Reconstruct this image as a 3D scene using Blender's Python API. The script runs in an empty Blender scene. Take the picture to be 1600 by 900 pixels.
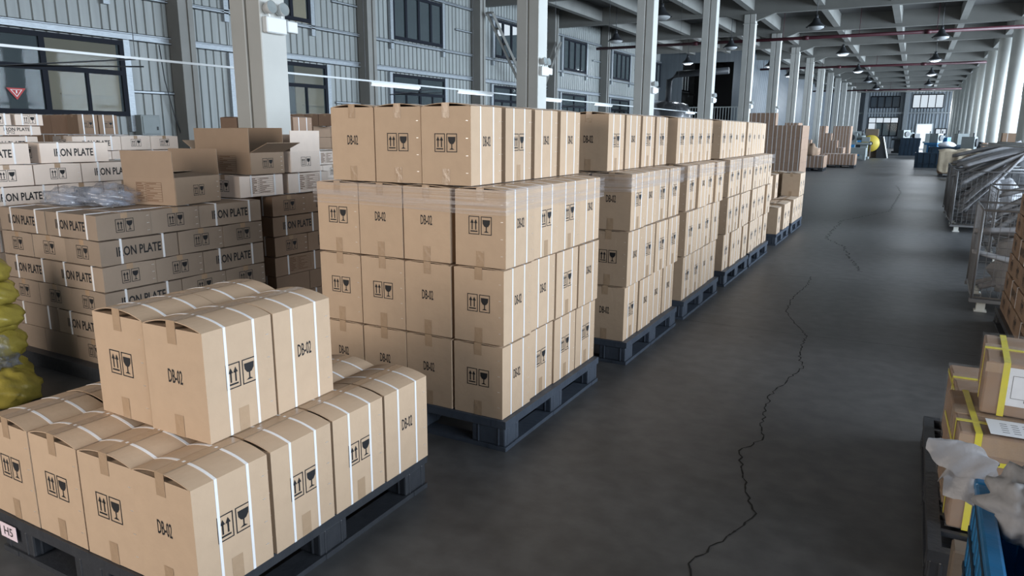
import bpy, bmesh, math, random
from mathutils import Vector, Matrix
random.seed(7)
C = bpy.context.scene.collection
PI = math.pi
rad = math.radians

# ------------------------------------------------------------------ camera
CAM_H = 1.6
yaw, pitch, roll = rad(28.7328), rad(12.3315), rad(0.35)
fw = Vector((-math.sin(yaw)*math.cos(pitch), math.cos(yaw)*math.cos(pitch), -math.sin(pitch)))
r0 = fw.cross(Vector((0, 0, 1))).normalized(); u0 = r0.cross(fw)
rt = r0*math.cos(roll) + u0*math.sin(roll); up = u0*math.cos(roll) - r0*math.sin(roll)
cd = bpy.data.cameras.new('camera'); cam = bpy.data.objects.new('camera', cd); C.objects.link(cam)
cam.matrix_world = Matrix(((rt.x, up.x, -fw.x, 0), (rt.y, up.y, -fw.y, 0), (rt.z, up.z, -fw.z, CAM_H), (0, 0, 0, 1)))
cd.sensor_width = 36; cd.lens = 36*1120/1600; cd.clip_end = 400; cd.clip_start = 0.05
bpy.context.scene.camera = cam

# ------------------------------------------------------------------ world, daylight, exposure
sc = bpy.context.scene
sc.view_settings.view_transform = 'Standard'; sc.view_settings.look = 'None'
sc.view_settings.gamma = 1; sc.view_settings.use_curve_mapping = False
sc.view_settings.exposure = 0.0
w = bpy.data.worlds.new('sky'); sc.world = w; w.use_nodes = True
bg = w.node_tree.nodes['Background']; bg.inputs[0].default_value = (0.80, 0.90, 1.0, 1); bg.inputs[1].default_value = 1.3

def area(name, loc, rot, sx, sy, power, col=(0.86, 0.93, 1.0), spread=180):
    l = bpy.data.lights.new(name, 'AREA'); l.shape = 'RECTANGLE'; l.size = sx; l.size_y = sy
    l.energy = power; l.color = col; l.spread = rad(spread)
    o = bpy.data.objects.new(name, l); C.objects.link(o); o.location = loc; o.rotation_euler = rot
    return o
# daylight entering through the window bands of the right-hand wall (x = 9)
for k, (y, L, p) in enumerate([(2, 14, 1250), (17, 14, 1600), (32, 14, 2100), (47, 14, 2300), (64, 18, 2600), (82, 16, 2600)]):
    area('window_daylight', (8.85, y, 3.3), (0, rad(90), 0), 3.8, L, p, (0.80, 0.90, 1.0) if k == 0 else (0.72, 0.86, 1.0), 130 if k == 0 else 96)
# added warm fill behind the camera, placed to light the near stack fronts
area('front_fill', (-4.5, -3.8, 2.6), (rad(90), 0, 0), 5.0, 3.4, 330, (1.0, 0.87, 0.74))
# windows of the far end wall and a weak share through the left-hand windows
area('window_daylight', (0.9, 91.4, 5.0), (rad(-90), 0, 0), 3.0, 1.4, 500)
area('window_daylight', (-13.6, 20, 2.7), (0, rad(-90), 0), 1.2, 44, 120)

# ------------------------------------------------------------------ materials
MATS = {}
def mat(name, col, rough=0.7, metal=0.0, noise=0.0, nscale=8.0, bump=0.0, bscale=60.0, spec=0.4, vary=0.0, stretch=None, alpha=None, emit=None, col2=None):
    m = bpy.data.materials.new(name); m.use_nodes = True; nt = m.node_tree; N = nt.nodes; L = nt.links
    b = N['Principled BSDF']; b.inputs['Base Color'].default_value = (*col, 1); b.inputs['Roughness'].default_value = rough
    b.inputs['Metallic'].default_value = metal; b.inputs['Specular IOR Level'].default_value = spec
    tc = N.new('ShaderNodeTexCoord'); src = tc.outputs['Object']
    if stretch:
        mp = N.new('ShaderNodeMapping'); mp.inputs['Scale'].default_value = stretch; L.new(src, mp.inputs[0]); src = mp.outputs[0]
    if noise or vary:
        n = N.new('ShaderNodeTexNoise'); n.inputs['Scale'].default_value = nscale; n.inputs['Detail'].default_value = 5; L.new(src, n.inputs['Vector'])
        mx = N.new('ShaderNodeMix'); mx.data_type = 'RGBA'
        c2 = col2 or tuple(c*(1-noise) for c in col)
        mx.inputs['A'].default_value = (*c2, 1); mx.inputs['B'].default_value = (*[min(1, c*(1+noise*0.4)) for c in col], 1)
        L.new(n.outputs['Fac'], mx.inputs['Factor']); out = mx.outputs['Result']
        if vary:
            oi = N.new('ShaderNodeObjectInfo'); mr = N.new('ShaderNodeMapRange')
            mr.inputs['To Min'].default_value = 1-vary; mr.inputs['To Max'].default_value = 1+vary*0.6
            L.new(oi.outputs['Random'], mr.inputs['Value'])
            hs = N.new('ShaderNodeHueSaturation'); L.new(mr.outputs[0], hs.inputs['Value']); L.new(out, hs.inputs['Color']); out = hs.outputs[0]
        L.new(out, b.inputs['Base Color'])
    if bump:
        n2 = N.new('ShaderNodeTexNoise'); n2.inputs['Scale'].default_value = bscale; n2.inputs['Detail'].default_value = 4; L.new(src, n2.inputs['Vector'])
        bp = N.new('ShaderNodeBump'); bp.inputs['Strength'].default_value = bump; bp.inputs['Distance'].default_value = 0.01
        L.new(n2.outputs['Fac'], bp.inputs['Height']); L.new(bp.outputs[0], b.inputs['Normal'])
    if alpha is not None: b.inputs['Alpha'].default_value = alpha
    if emit: b.inputs['Emission Color'].default_value = (*emit[0], 1); b.inputs['Emission Strength'].default_value = emit[1]
    MATS[name] = m
    return m
M_kraft = mat('kraft_board', (0.49, 0.355, 0.245), 0.8, noise=0.10, nscale=14, bump=0.12, bscale=40, vary=0.07)
M_kraft2 = mat('lit_kraft_board', (0.78, 0.66, 0.575), 0.8, noise=0.10, nscale=10, bump=0.12, bscale=35, vary=0.07)  # iron plate board, lightened further to put the window light into its colour
M_kraftmid = mat('shaded_kraft_board', (0.34, 0.262, 0.20), 0.8, noise=0.14, nscale=10, bump=0.12, bscale=35, vary=0.18)  # same board darkened, the front pile's shade put into the colour
M_kraft3 = mat('open_kraft_board', (0.33, 0.238, 0.168), 0.85, noise=0.10, nscale=12, vary=0.05)
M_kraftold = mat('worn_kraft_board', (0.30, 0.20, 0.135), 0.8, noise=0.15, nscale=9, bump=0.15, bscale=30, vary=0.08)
M_kraftdark = mat('shaded_brown_board', (0.34, 0.225, 0.16), 0.85, noise=0.12, nscale=6, vary=0.12)  # ordinary kraft darkened, putting the shade of unlit fronts into the colour
M_ink = mat('black_ink', (0.012, 0.012, 0.014), 0.65)
M_inkbr = mat('brown_ink', (0.17, 0.09, 0.05), 0.8)
M_strap = mat('white_strap', (0.78, 0.78, 0.80), 0.35, spec=0.6)
M_yel = mat('yellow_strap', (0.68, 0.60, 0.06), 0.35, spec=0.6)
M_tape = mat('packing_tape', (0.41, 0.285, 0.185), 0.22, noise=0.12, nscale=30, bump=0.2, bscale=45, spec=0.6)
M_staple = mat('staple', (0.75, 0.72, 0.68), 0.3, metal=0.6)
M_plast = mat('black_plastic', (0.018, 0.020, 0.025), 0.42, noise=0.45, nscale=20, bump=0.2, bscale=40, col2=(0.045, 0.048, 0.055))
M_plastsc = mat('scuffed_black_plastic', (0.028, 0.035, 0.05), 0.5, noise=0.5, nscale=12, bump=0.3, bscale=30, col2=(0.07, 0.085, 0.11))
M_concol = mat('column_paint', (0.70, 0.71, 0.67), 0.6, noise=0.15, nscale=3, bump=0.1)
M_colst = mat('steel_column_paint', (0.49, 0.49, 0.465), 0.55, noise=0.16, nscale=2.5, bump=0.15, bscale=14)
M_wcol = mat('wall_column_paint', (0.22, 0.215, 0.20), 0.7, noise=0.2, nscale=2)
M_beam = mat('beam_paint', (0.19, 0.19, 0.178), 0.8, noise=0.3, nscale=1.2)
M_slab = mat('ceiling_slab', (0.12, 0.12, 0.118), 0.9, noise=0.3, nscale=0.6)
M_galv = mat('galvanized_steel', (0.36, 0.39, 0.42), 0.38, metal=0.35, noise=0.45, nscale=18, stretch=(1, 0.6, 4))
M_dkfr = mat('dark_window_frame', (0.012, 0.014, 0.020), 0.6, spec=0.1)
M_rail = mat('white_rail', (0.55, 0.57, 0.58), 0.35)
M_red = mat('red_pipe_paint', (0.05, 0.008, 0.014), 0.5)
M_dark = mat('dark_cast_metal', (0.03, 0.032, 0.036), 0.5)
M_grey = mat('grey_paint', (0.22, 0.245, 0.245), 0.5, noise=0.15, nscale=5)
M_white = mat('white_plastic', (0.68, 0.70, 0.70), 0.4)
M_blue = mat('blue_plastic', (0.02, 0.16, 0.36), 0.32, noise=0.35, nscale=14, bump=0.3, bscale=18)
M_bluedk = mat('navy_plastic', (0.013, 0.032, 0.055), 0.45, noise=0.3, nscale=8)
M_paper = mat('white_paper', (0.72, 0.74, 0.78), 0.7)
M_pink = mat('pink_sticker', (0.72, 0.60, 0.66), 0.7)
M_beige = mat('beige_outbuilding', (0.42, 0.35, 0.22), 0.9, noise=0.12, nscale=1.5)
M_lampg = mat('lamp_glow', (0.9, 0.95, 1.0), 0.5, emit=((0.85, 0.93, 1.0), 14))
M_tubeg = mat('tube_glow', (0.9, 0.95, 1.0), 0.5, emit=((0.82, 0.92, 1.0), 0.6))
M_wire = mat('cage_wire', (0.20, 0.20, 0.205), 0.5, metal=0.2)
M_fabric = mat('grey_cloth', (0.36, 0.36, 0.375), 0.7, noise=0.35, nscale=7, bump=0.8, bscale=9)
M_fabric2 = mat('pale_grey_film', (0.34, 0.34, 0.36), 0.4, noise=0.4, nscale=9, bump=0.8, bscale=12)
M_hess = mat('hessian_cloth', (0.44, 0.36, 0.26), 0.9, noise=0.25, nscale=9, bump=0.6, bscale=10)
M_yelsack = mat('yellow_bag', (0.38, 0.31, 0.06), 0.35, noise=0.5, nscale=10, bump=0.8, bscale=14)
M_wood = mat('raw_wood', (0.16, 0.125, 0.095), 0.8, noise=0.3, nscale=10, stretch=(1, 6, 6))
M_gold = mat('yellow_drum', (0.55, 0.42, 0.06), 0.5)
M_redp = mat('red_paint', (0.45, 0.03, 0.03), 0.5)

def transparent_mix(name, col, rough, amount, bands=None, bump=0.0, bscale=20):
    m = bpy.data.materials.new(name); m.use_nodes = True; nt = m.node_tree; N = nt.nodes; L = nt.links
    b = N['Principled BSDF']; b.inputs['Base Color'].default_value = (*col, 1); b.inputs['Roughness'].default_value = rough
    b.inputs['Specular IOR Level'].default_value = 0.9
    tc = N.new('ShaderNodeTexCoord'); mp = N.new('ShaderNodeMapping'); L.new(tc.outputs['Object'], mp.inputs[0])
    if bands: mp.inputs['Scale'].default_value = bands
    n = N.new('ShaderNodeTexNoise'); n.inputs['Scale'].default_value = bscale; n.inputs['Detail'].default_value = 4; L.new(mp.outputs[0], n.inputs['Vector'])
    mr = N.new('ShaderNodeMapRange'); mr.inputs['From Min'].default_value = 0.40; mr.inputs['From Max'].default_value = 0.68
    mr.inputs['To Min'].default_value = amount*0.3; mr.inputs['To Max'].default_value = min(1, amount*1.9)
    L.new(n.outputs['Fac'], mr.inputs['Value']); L.new(mr.outputs[0], b.inputs['Alpha'])
    if bump:
        bp = N.new('ShaderNodeBump'); bp.inputs['Strength'].default_value = bump; bp.inputs['Distance'].default_value = 0.01
        L.new(n.outputs['Fac'], bp.inputs['Height']); L.new(bp.outputs[0], b.inputs['Normal'])
    return m
M_film = transparent_mix('stretch_film', (0.62, 0.58, 0.58), 0.20, 0.20, bands=(0.25, 0.25, 14), bump=0.25, bscale=6)
M_wrap = transparent_mix('clear_wrap', (0.6, 0.6, 0.6), 0.12, 0.07, bump=0.5, bscale=12)
M_poly = transparent_mix('clear_polythene', (0.30, 0.33, 0.40), 0.15, 0.42, bump=0.5, bscale=9)

def cladding(name, axis, col=(0.265, 0.28, 0.275), pitch=0.42):
    """profiled sheet: ribs along z, painted grey-green"""
    m = bpy.data.materials.new(name); m.use_nodes = True; nt = m.node_tree; N = nt.nodes; L = nt.links
    b = N['Principled BSDF']; b.inputs['Roughness'].default_value = 0.42
    tc = N.new('ShaderNodeTexCoord'); mp = N.new('ShaderNodeMapping'); mp.inputs['Scale'].default_value = (6, 6, 0.5)
    L.new(tc.outputs['Object'], mp.inputs[0])
    n = N.new('ShaderNodeTexNoise'); n.inputs['Scale'].default_value = 1.0; n.inputs['Detail'].default_value = 5; L.new(mp.outputs[0], n.inputs['Vector'])
    mx = N.new('ShaderNodeMix'); mx.data_type = 'RGBA'; mx.inputs['A'].default_value = (*[c*0.62 for c in col], 1); mx.inputs['B'].default_value = (*[c*1.25 for c in col], 1)
    L.new(n.outputs['Fac'], mx.inputs['Factor']); L.new(mx.outputs['Result'], b.inputs['Base Color'])
    return m
M_clad = cladding('profiled_cladding', 'y')
M_cladblue = cladding('pale_blue_cladding', 'y', (0.10, 0.118, 0.135))

M_cladend = cladding('end_wall_cladding', 'x', (0.24, 0.27, 0.30))
def floor_mat():
    m = bpy.data.materials.new('concrete_floor'); m.use_nodes = True; nt = m.node_tree; N = nt.nodes; L = nt.links
    b = N['Principled BSDF']
    tc = N.new('ShaderNodeTexCoord')
    n = N.new('ShaderNodeTexNoise'); n.inputs['Scale'].default_value = 0.7; n.inputs['Detail'].default_value = 7; n.inputs['Roughness'].default_value = 0.62; fm_ = N.new('ShaderNodeMapping'); fm_.inputs['Scale'].default_value = (0.35, 1.0, 1); L.new(tc.outputs['Object'], fm_.inputs[0]); L.new(fm_.outputs[0], n.inputs['Vector'])  # stain noise, stretched into bands that paint in column shadow and window light
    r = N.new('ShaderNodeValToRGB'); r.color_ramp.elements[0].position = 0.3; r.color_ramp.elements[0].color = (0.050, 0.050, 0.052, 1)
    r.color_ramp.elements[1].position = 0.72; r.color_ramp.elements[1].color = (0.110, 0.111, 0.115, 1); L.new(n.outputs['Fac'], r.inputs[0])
    n2 = N.new('ShaderNodeTexNoise'); n2.inputs['Scale'].default_value = 9; n2.inputs['Detail'].default_value = 6; L.new(tc.outputs['Object'], n2.inputs['Vector'])
    r2 = N.new('ShaderNodeValToRGB'); r2.color_ramp.elements[0].position = 0.35; r2.color_ramp.elements[0].color = (0.75, 0.75, 0.75, 1); r2.color_ramp.elements[1].position = 0.7; r2.color_ramp.elements[1].color = (1.12, 1.12, 1.1, 1)
    L.new(n2.outputs['Fac'], r2.inputs[0])
    mul = N.new('ShaderNodeMix'); mul.data_type = 'RGBA'; mul.blend_type = 'MULTIPLY'; mul.inputs['Factor'].default_value = 1
    L.new(r.outputs[0], mul.inputs['A']); L.new(r2.outputs[0], mul.inputs['B'])
    # small oil spots
    v = N.new('ShaderNodeTexVoronoi'); v.inputs['Scale'].default_value = 1.6; L.new(tc.outputs['Object'], v.inputs['Vector'])
    lt = N.new('ShaderNodeMath'); lt.operation = 'LESS_THAN'; lt.inputs[1].default_value = 0.035; L.new(v.outputs['Distance'], lt.inputs[0])
    m3 = N.new('ShaderNodeMath'); m3.operation = 'MULTIPLY'; m3.inputs[1].default_value = 0.55; L.new(lt.outputs[0], m3.inputs[0])
    sp = N.new('ShaderNodeMix'); sp.data_type = 'RGBA'; sp.inputs['B'].default_value = (0.018, 0.018, 0.018, 1)
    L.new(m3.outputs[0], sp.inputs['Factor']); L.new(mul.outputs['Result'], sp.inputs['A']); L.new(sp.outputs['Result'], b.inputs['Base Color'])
    mr = N.new('ShaderNodeMapRange'); mr.inputs['To Min'].default_value = 0.36; mr.inputs['To Max'].default_value = 0.55; L.new(n.outputs['Fac'], mr.inputs[0]); L.new(mr.outputs[0], b.inputs['Roughness'])
    b.inputs['Specular IOR Level'].default_value = 0.5
    bp = N.new('ShaderNodeBump'); bp.inputs['Strength'].default_value = 0.12; bp.inputs['Distance'].default_value = 0.01; L.new(n2.outputs['Fac'], bp.inputs['Height']); L.new(bp.outputs[0], b.inputs['Normal'])
    return m
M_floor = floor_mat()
M_crack = mat('crack_dark', (0.012, 0.012, 0.012), 0.9)  # dark tone of the floor cracks and joints
def glass_mat():
    m = bpy.data.materials.new('window_glass'); m.use_nodes = True; b = m.node_tree.nodes['Principled BSDF']
    b.inputs['Base Color'].default_value = (0.10, 0.13, 0.14, 1); b.inputs['Roughness'].default_value = 0.04; b.inputs['Alpha'].default_value = 0.22
    b.inputs['Specular IOR Level'].default_value = 0.35
    return m
M_glass = glass_mat()
M_dkglass = mat('dark_glass', (0.045, 0.06, 0.075), 0.2)

# ------------------------------------------------------------------ mesh helpers
class MB:
    def __init__(s, *mats): s.v = []; s.f = []; s.mi = []; s.mats = list(mats); s.sm = []
    def face(s, pts, mi=0, smooth=False):
        i = len(s.v); s.v += [tuple(p) for p in pts]; s.f.append(tuple(range(i, i+len(pts)))); s.mi.append(mi); s.sm.append(smooth)
    def box(s, x0, y0, z0, x1, y1, z1, mi=0, T=None):
        P = [(x0, y0, z0), (x1, y0, z0), (x1, y1, z0), (x0, y1, z0), (x0, y0, z1), (x1, y0, z1), (x1, y1, z1), (x0, y1, z1)]
        if T: P = [tuple(T @ Vector(p)) for p in P]
        i = len(s.v); s.v += P
        for q in ((0, 3, 2, 1), (4, 5, 6, 7), (0, 1, 5, 4), (1, 2, 6, 5), (2, 3, 7, 6), (3, 0, 4, 7)):
            s.f.append(tuple(i+k for k in q)); s.mi.append(mi); s.sm.append(False)
    def tube(s, pts, r, n=8, mi=0, cap=True):
        pts = [Vector(p) for p in pts]; i0 = len(s.v); m = len(pts)
        for k, p in enumerate(pts):
            d = (pts[min(k+1, m-1)] - pts[max(k-1, 0)]).normalized()
            a = Vector((0, 0, 1)) if abs(d.z) < 0.9 else Vector((1, 0, 0))
            u = d.cross(a).normalized(); v = d.cross(u)
            rr = r[k] if isinstance(r, (list, tuple)) else r
            for q in range(n):
                t = 2*PI*q/n; s.v.append(tuple(p + (u*math.cos(t) + v*math.sin(t))*rr))
        for k in range(m-1):
            for q in range(n):
                a = i0+k*n+q; b = i0+k*n+(q+1) % n
                s.f.append((a, b, b+n, a+n)); s.mi.append(mi); s.sm.append(n > 5)
        if cap:
            s.f.append(tuple(i0+q for q in range(n))[::-1]); s.mi.append(mi); s.sm.append(False)
            s.f.append(tuple(i0+(m-1)*n+q for q in range(n))); s.mi.append(mi); s.sm.append(False)
    def cyl(s, p0, p1, r0, r1=None, n=16, mi=0): s.tube([p0, p1], [r0, r0 if r1 is None else r1], n, mi)
    def lathe(s, prof, c=(0, 0, 0), n=20, mi=0, T=None):
        i0 = len(s.v); m = len(prof)
        for (r, z) in prof:
            for q in range(n):
                t = 2*PI*q/n; p = Vector((r*math.cos(t), r*math.sin(t), z))
                if T: p = T @ p
                s.v.append((p.x+c[0], p.y+c[1], p.z+c[2]))
        for k in range(m-1):
            for q in range(n):
                a = i0+k*n+q; b = i0+k*n+(q+1) % n
                s.f.append((a, b, b+n, a+n)); s.mi.append(mi); s.sm.append(True)
    def add(s, o, T=None):
        i = len(s.v); s.v += [tuple(T @ Vector(p)) for p in o.v] if T else o.v
        s.f += [tuple(i+k for k in f) for f in o.f]; s.mi += o.mi; s.sm += o.sm
    def mesh(s, name):
        me = bpy.data.meshes.new(name); me.from_pydata(s.v, [], s.f)
        for m in s.mats: me.materials.append(m)
        for p, k, t in zip(me.polygons, s.mi, s.sm): p.material_index = k; p.use_smooth = t
        me.update(); return me
    def build(s, name, parent=None, loc=None, rz=0):
        return put(name, s.mesh(name), parent, loc, rz)
def put(name, me, parent=None, loc=None, rz=0):
    o = bpy.data.objects.new(name, me); C.objects.link(o)
    if parent: o.parent = parent
    if loc: o.location = loc
    if rz: o.rotation_euler = (0, 0, rz)
    return o
def tag(o, label=None, cat=None, group=None, kind=None):
    if label: o['label'] = label
    if cat: o['category'] = cat
    if group: o['group'] = group
    if kind: o['kind'] = kind
    return o
def empty(name, loc, rz=0, label=None, cat=None, group=None):
    o = bpy.data.objects.new(name, None); C.objects.link(o); o.location = loc; o.rotation_euler = (0, 0, rz); o.empty_display_size = 0.05
    return tag(o, label, cat, group)
def struct(o): o['kind'] = 'structure'; return o
def bevel(o, wd, seg=1):
    m = o.modifiers.new('bevel', 'BEVEL'); m.width = wd; m.segments = seg; m.limit_method = 'ANGLE'; m.harden_normals = False
    return o

TXT = {}
def text_geo(s, bold=0.010):
    if s in TXT: return TXT[s]
    cu = bpy.data.curves.new('lettering', 'FONT'); cu.body = s; cu.size = 1; cu.offset = bold; cu.resolution_u = 2; cu.align_x = 'CENTER'; cu.align_y = 'CENTER'
    o = bpy.data.objects.new('lettering', cu); C.objects.link(o)
    bpy.context.view_layer.update()
    me = bpy.data.meshes.new_from_object(o.evaluated_get(bpy.context.evaluated_depsgraph_get()))
    V = [v.co.copy() for v in me.vertices]; F = [tuple(p.vertices) for p in me.polygons]
    bpy.data.objects.remove(o); bpy.data.curves.remove(cu); bpy.data.meshes.remove(me)
    xs = [v.x for v in V]; ys = [v.y for v in V]; cx = (max(xs)+min(xs))/2; cy = (max(ys)+min(ys))/2; ww = max(xs)-min(xs); hh = max(ys)-min(ys)
    V = [((v.x-cx)/ww, (v.y-cy)/hh) for v in V]
    TXT[s] = (V, F); return TXT[s]
def letter(mb, s, o, u, v, w_, h_, mi):
    """text s centred at o, w_ x h_ in the plane u, v"""
    V, F = text_geo(s, 0.010 if s == 'DB-02' else (0.022 if s == 'IRON PLATE' else 0.008)); i = len(mb.v); o = Vector(o); u = Vector(u); v = Vector(v)
    mb.v += [tuple(o + u*(a*w_) + v*(b*h_)) for a, b in V]
    for f in F: mb.f.append(tuple(i+k for k in f)); mb.mi.append(mi); mb.sm.append(False)
def poly(mb, o, u, v, pts, mi):
    o = Vector(o); u = Vector(u); v = Vector(v); mb.face([o+u*a+v*b for a, b in pts], mi)
def rect(mb, o, u, v, x0, y0, x1, y1, mi): poly(mb, o, u, v, [(x0, y0), (x1, y0), (x1, y1), (x0, y1)], mi)
def frame(mb, o, u, v, x0, y0, x1, y1, t, mi):
    rect(mb, o, u, v, x0, y0, x1, y0+t, mi); rect(mb, o, u, v, x0, y1-t, x1, y1, mi)
    rect(mb, o, u, v, x0, y0+t, x0+t, y1-t, mi); rect(mb, o, u, v, x1-t, y0+t, x1, y1-t, mi)
def arrows(mb, o, u, v, s, mi):
    """two framed handling marks, arrows up and a goblet; s = height of a frame"""
    w_ = s*0.68; g = s*0.05; t = s*0.045
    a = -g-w_; frame(mb, o, u, v, a, -s/2, a+w_, s/2, t, mi)
    rect(mb, o, u, v, a+w_*0.17, -s*0.36, a+w_*0.83, -s*0.29, mi)
    for cx in (a+w_*0.33, a+w_*0.67):
        rect(mb, o, u, v, cx-s*0.035, -s*0.24, cx+s*0.035, s*0.16, mi)
        poly(mb, o, u, v, [(cx-s*0.11, s*0.12), (cx+s*0.11, s*0.12), (cx, s*0.34)], mi)
    a = g; frame(mb, o, u, v, a, -s/2, a+w_, s/2, t, mi); cx = a+w_/2
    poly(mb, o, u, v, [(cx-s*0.24, s*0.32), (cx-s*0.22, s*0.10), (cx-s*0.12, -s*0.04), (cx, -s*0.08), (cx+s*0.12, -s*0.04), (cx+s*0.22, s*0.10), (cx+s*0.24, s*0.32)], mi)
    rect(mb, o, u, v, cx-s*0.03, -s*0.30, cx+s*0.03, -s*0.06, mi)
    poly(mb, o, u, v, [(cx-s*0.17, -s*0.36), (cx+s*0.17, -s*0.36), (cx+s*0.05, -s*0.29), (cx-s*0.05, -s*0.29)], mi)
def table_print(mb, o, u, v, w_, h_, mi, seed=1):
    rr = random.Random(seed); t = 0.0022
    frame(mb, o, u, v, -w_/2, -h_/2, w_/2, h_/2, t, mi); n = 8
    for k in range(1, n): rect(mb, o, u, v, -w_/2, -h_/2+h_*k/n-t/2, w_/2, -h_/2+h_*k/n+t/2, mi)
    rect(mb, o, u, v, -w_*0.14, -h_/2, -w_*0.14+t, h_/2, mi)
    for k in range(n):
        y = -h_/2+h_*(k+0.5)/n; a = -w_*0.47; b = a+w_*rr.uniform(0.12, 0.3)
        rect(mb, o, u, v, a, y-0.003, b, y+0.003, mi)
        a = -w_*0.10; b = a+w_*rr.uniform(0.12, 0.5); rect(mb, o, u, v, a, y-0.0025, b, y+0.0025, mi)
E_ = 0.0009
FACES = lambda w_, d_: {'front': (Vector((0, -d_/2-E_, 0)), Vector((1, 0, 0))), 'right': (Vector((w_/2+E_, 0, 0)), Vector((0, 1, 0))),
                        'back': (Vector((0, d_/2+E_, 0)), Vector((-1, 0, 0))), 'left': (Vector((-w_/2-E_, 0, 0)), Vector((0, -1, 0)))}
Z = Vector((0, 0, 1))
def mark(mb, face, w_, d_, h_, kind, mi=1):
    o, u = FACES(w_, d_)[face]; o = o.copy()
    if kind == 'arrows': arrows(mb, o+Z*h_*0.54, u, Z, 0.090, mi)
    elif kind == 'code': letter(mb, 'DB-02', o+Z*h_*0.56, u, Z, 0.071, 0.050, mi)
    elif kind == 'name': letter(mb, 'IRON PLATE', o+Z*h_*0.5-u*0.010, u, Z, 0.315, 0.062, mi)
    elif kind == 'name_small': letter(mb, 'IRON PLATE', o+Z*h_*0.62, u, Z, 0.25, 0.035, mi); letter(mb, '52*12', o+Z*h_*0.28-u*0.07, u, Z, 0.09, 0.03, mi)
    elif kind == 'arrows_small': arrows(mb, o+Z*h_*0.5, u, Z, 0.085, mi)
    elif kind == 'table': table_print(mb, o+Z*h_*0.5, u, Z, 0.24, h_*0.72, 3)

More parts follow.
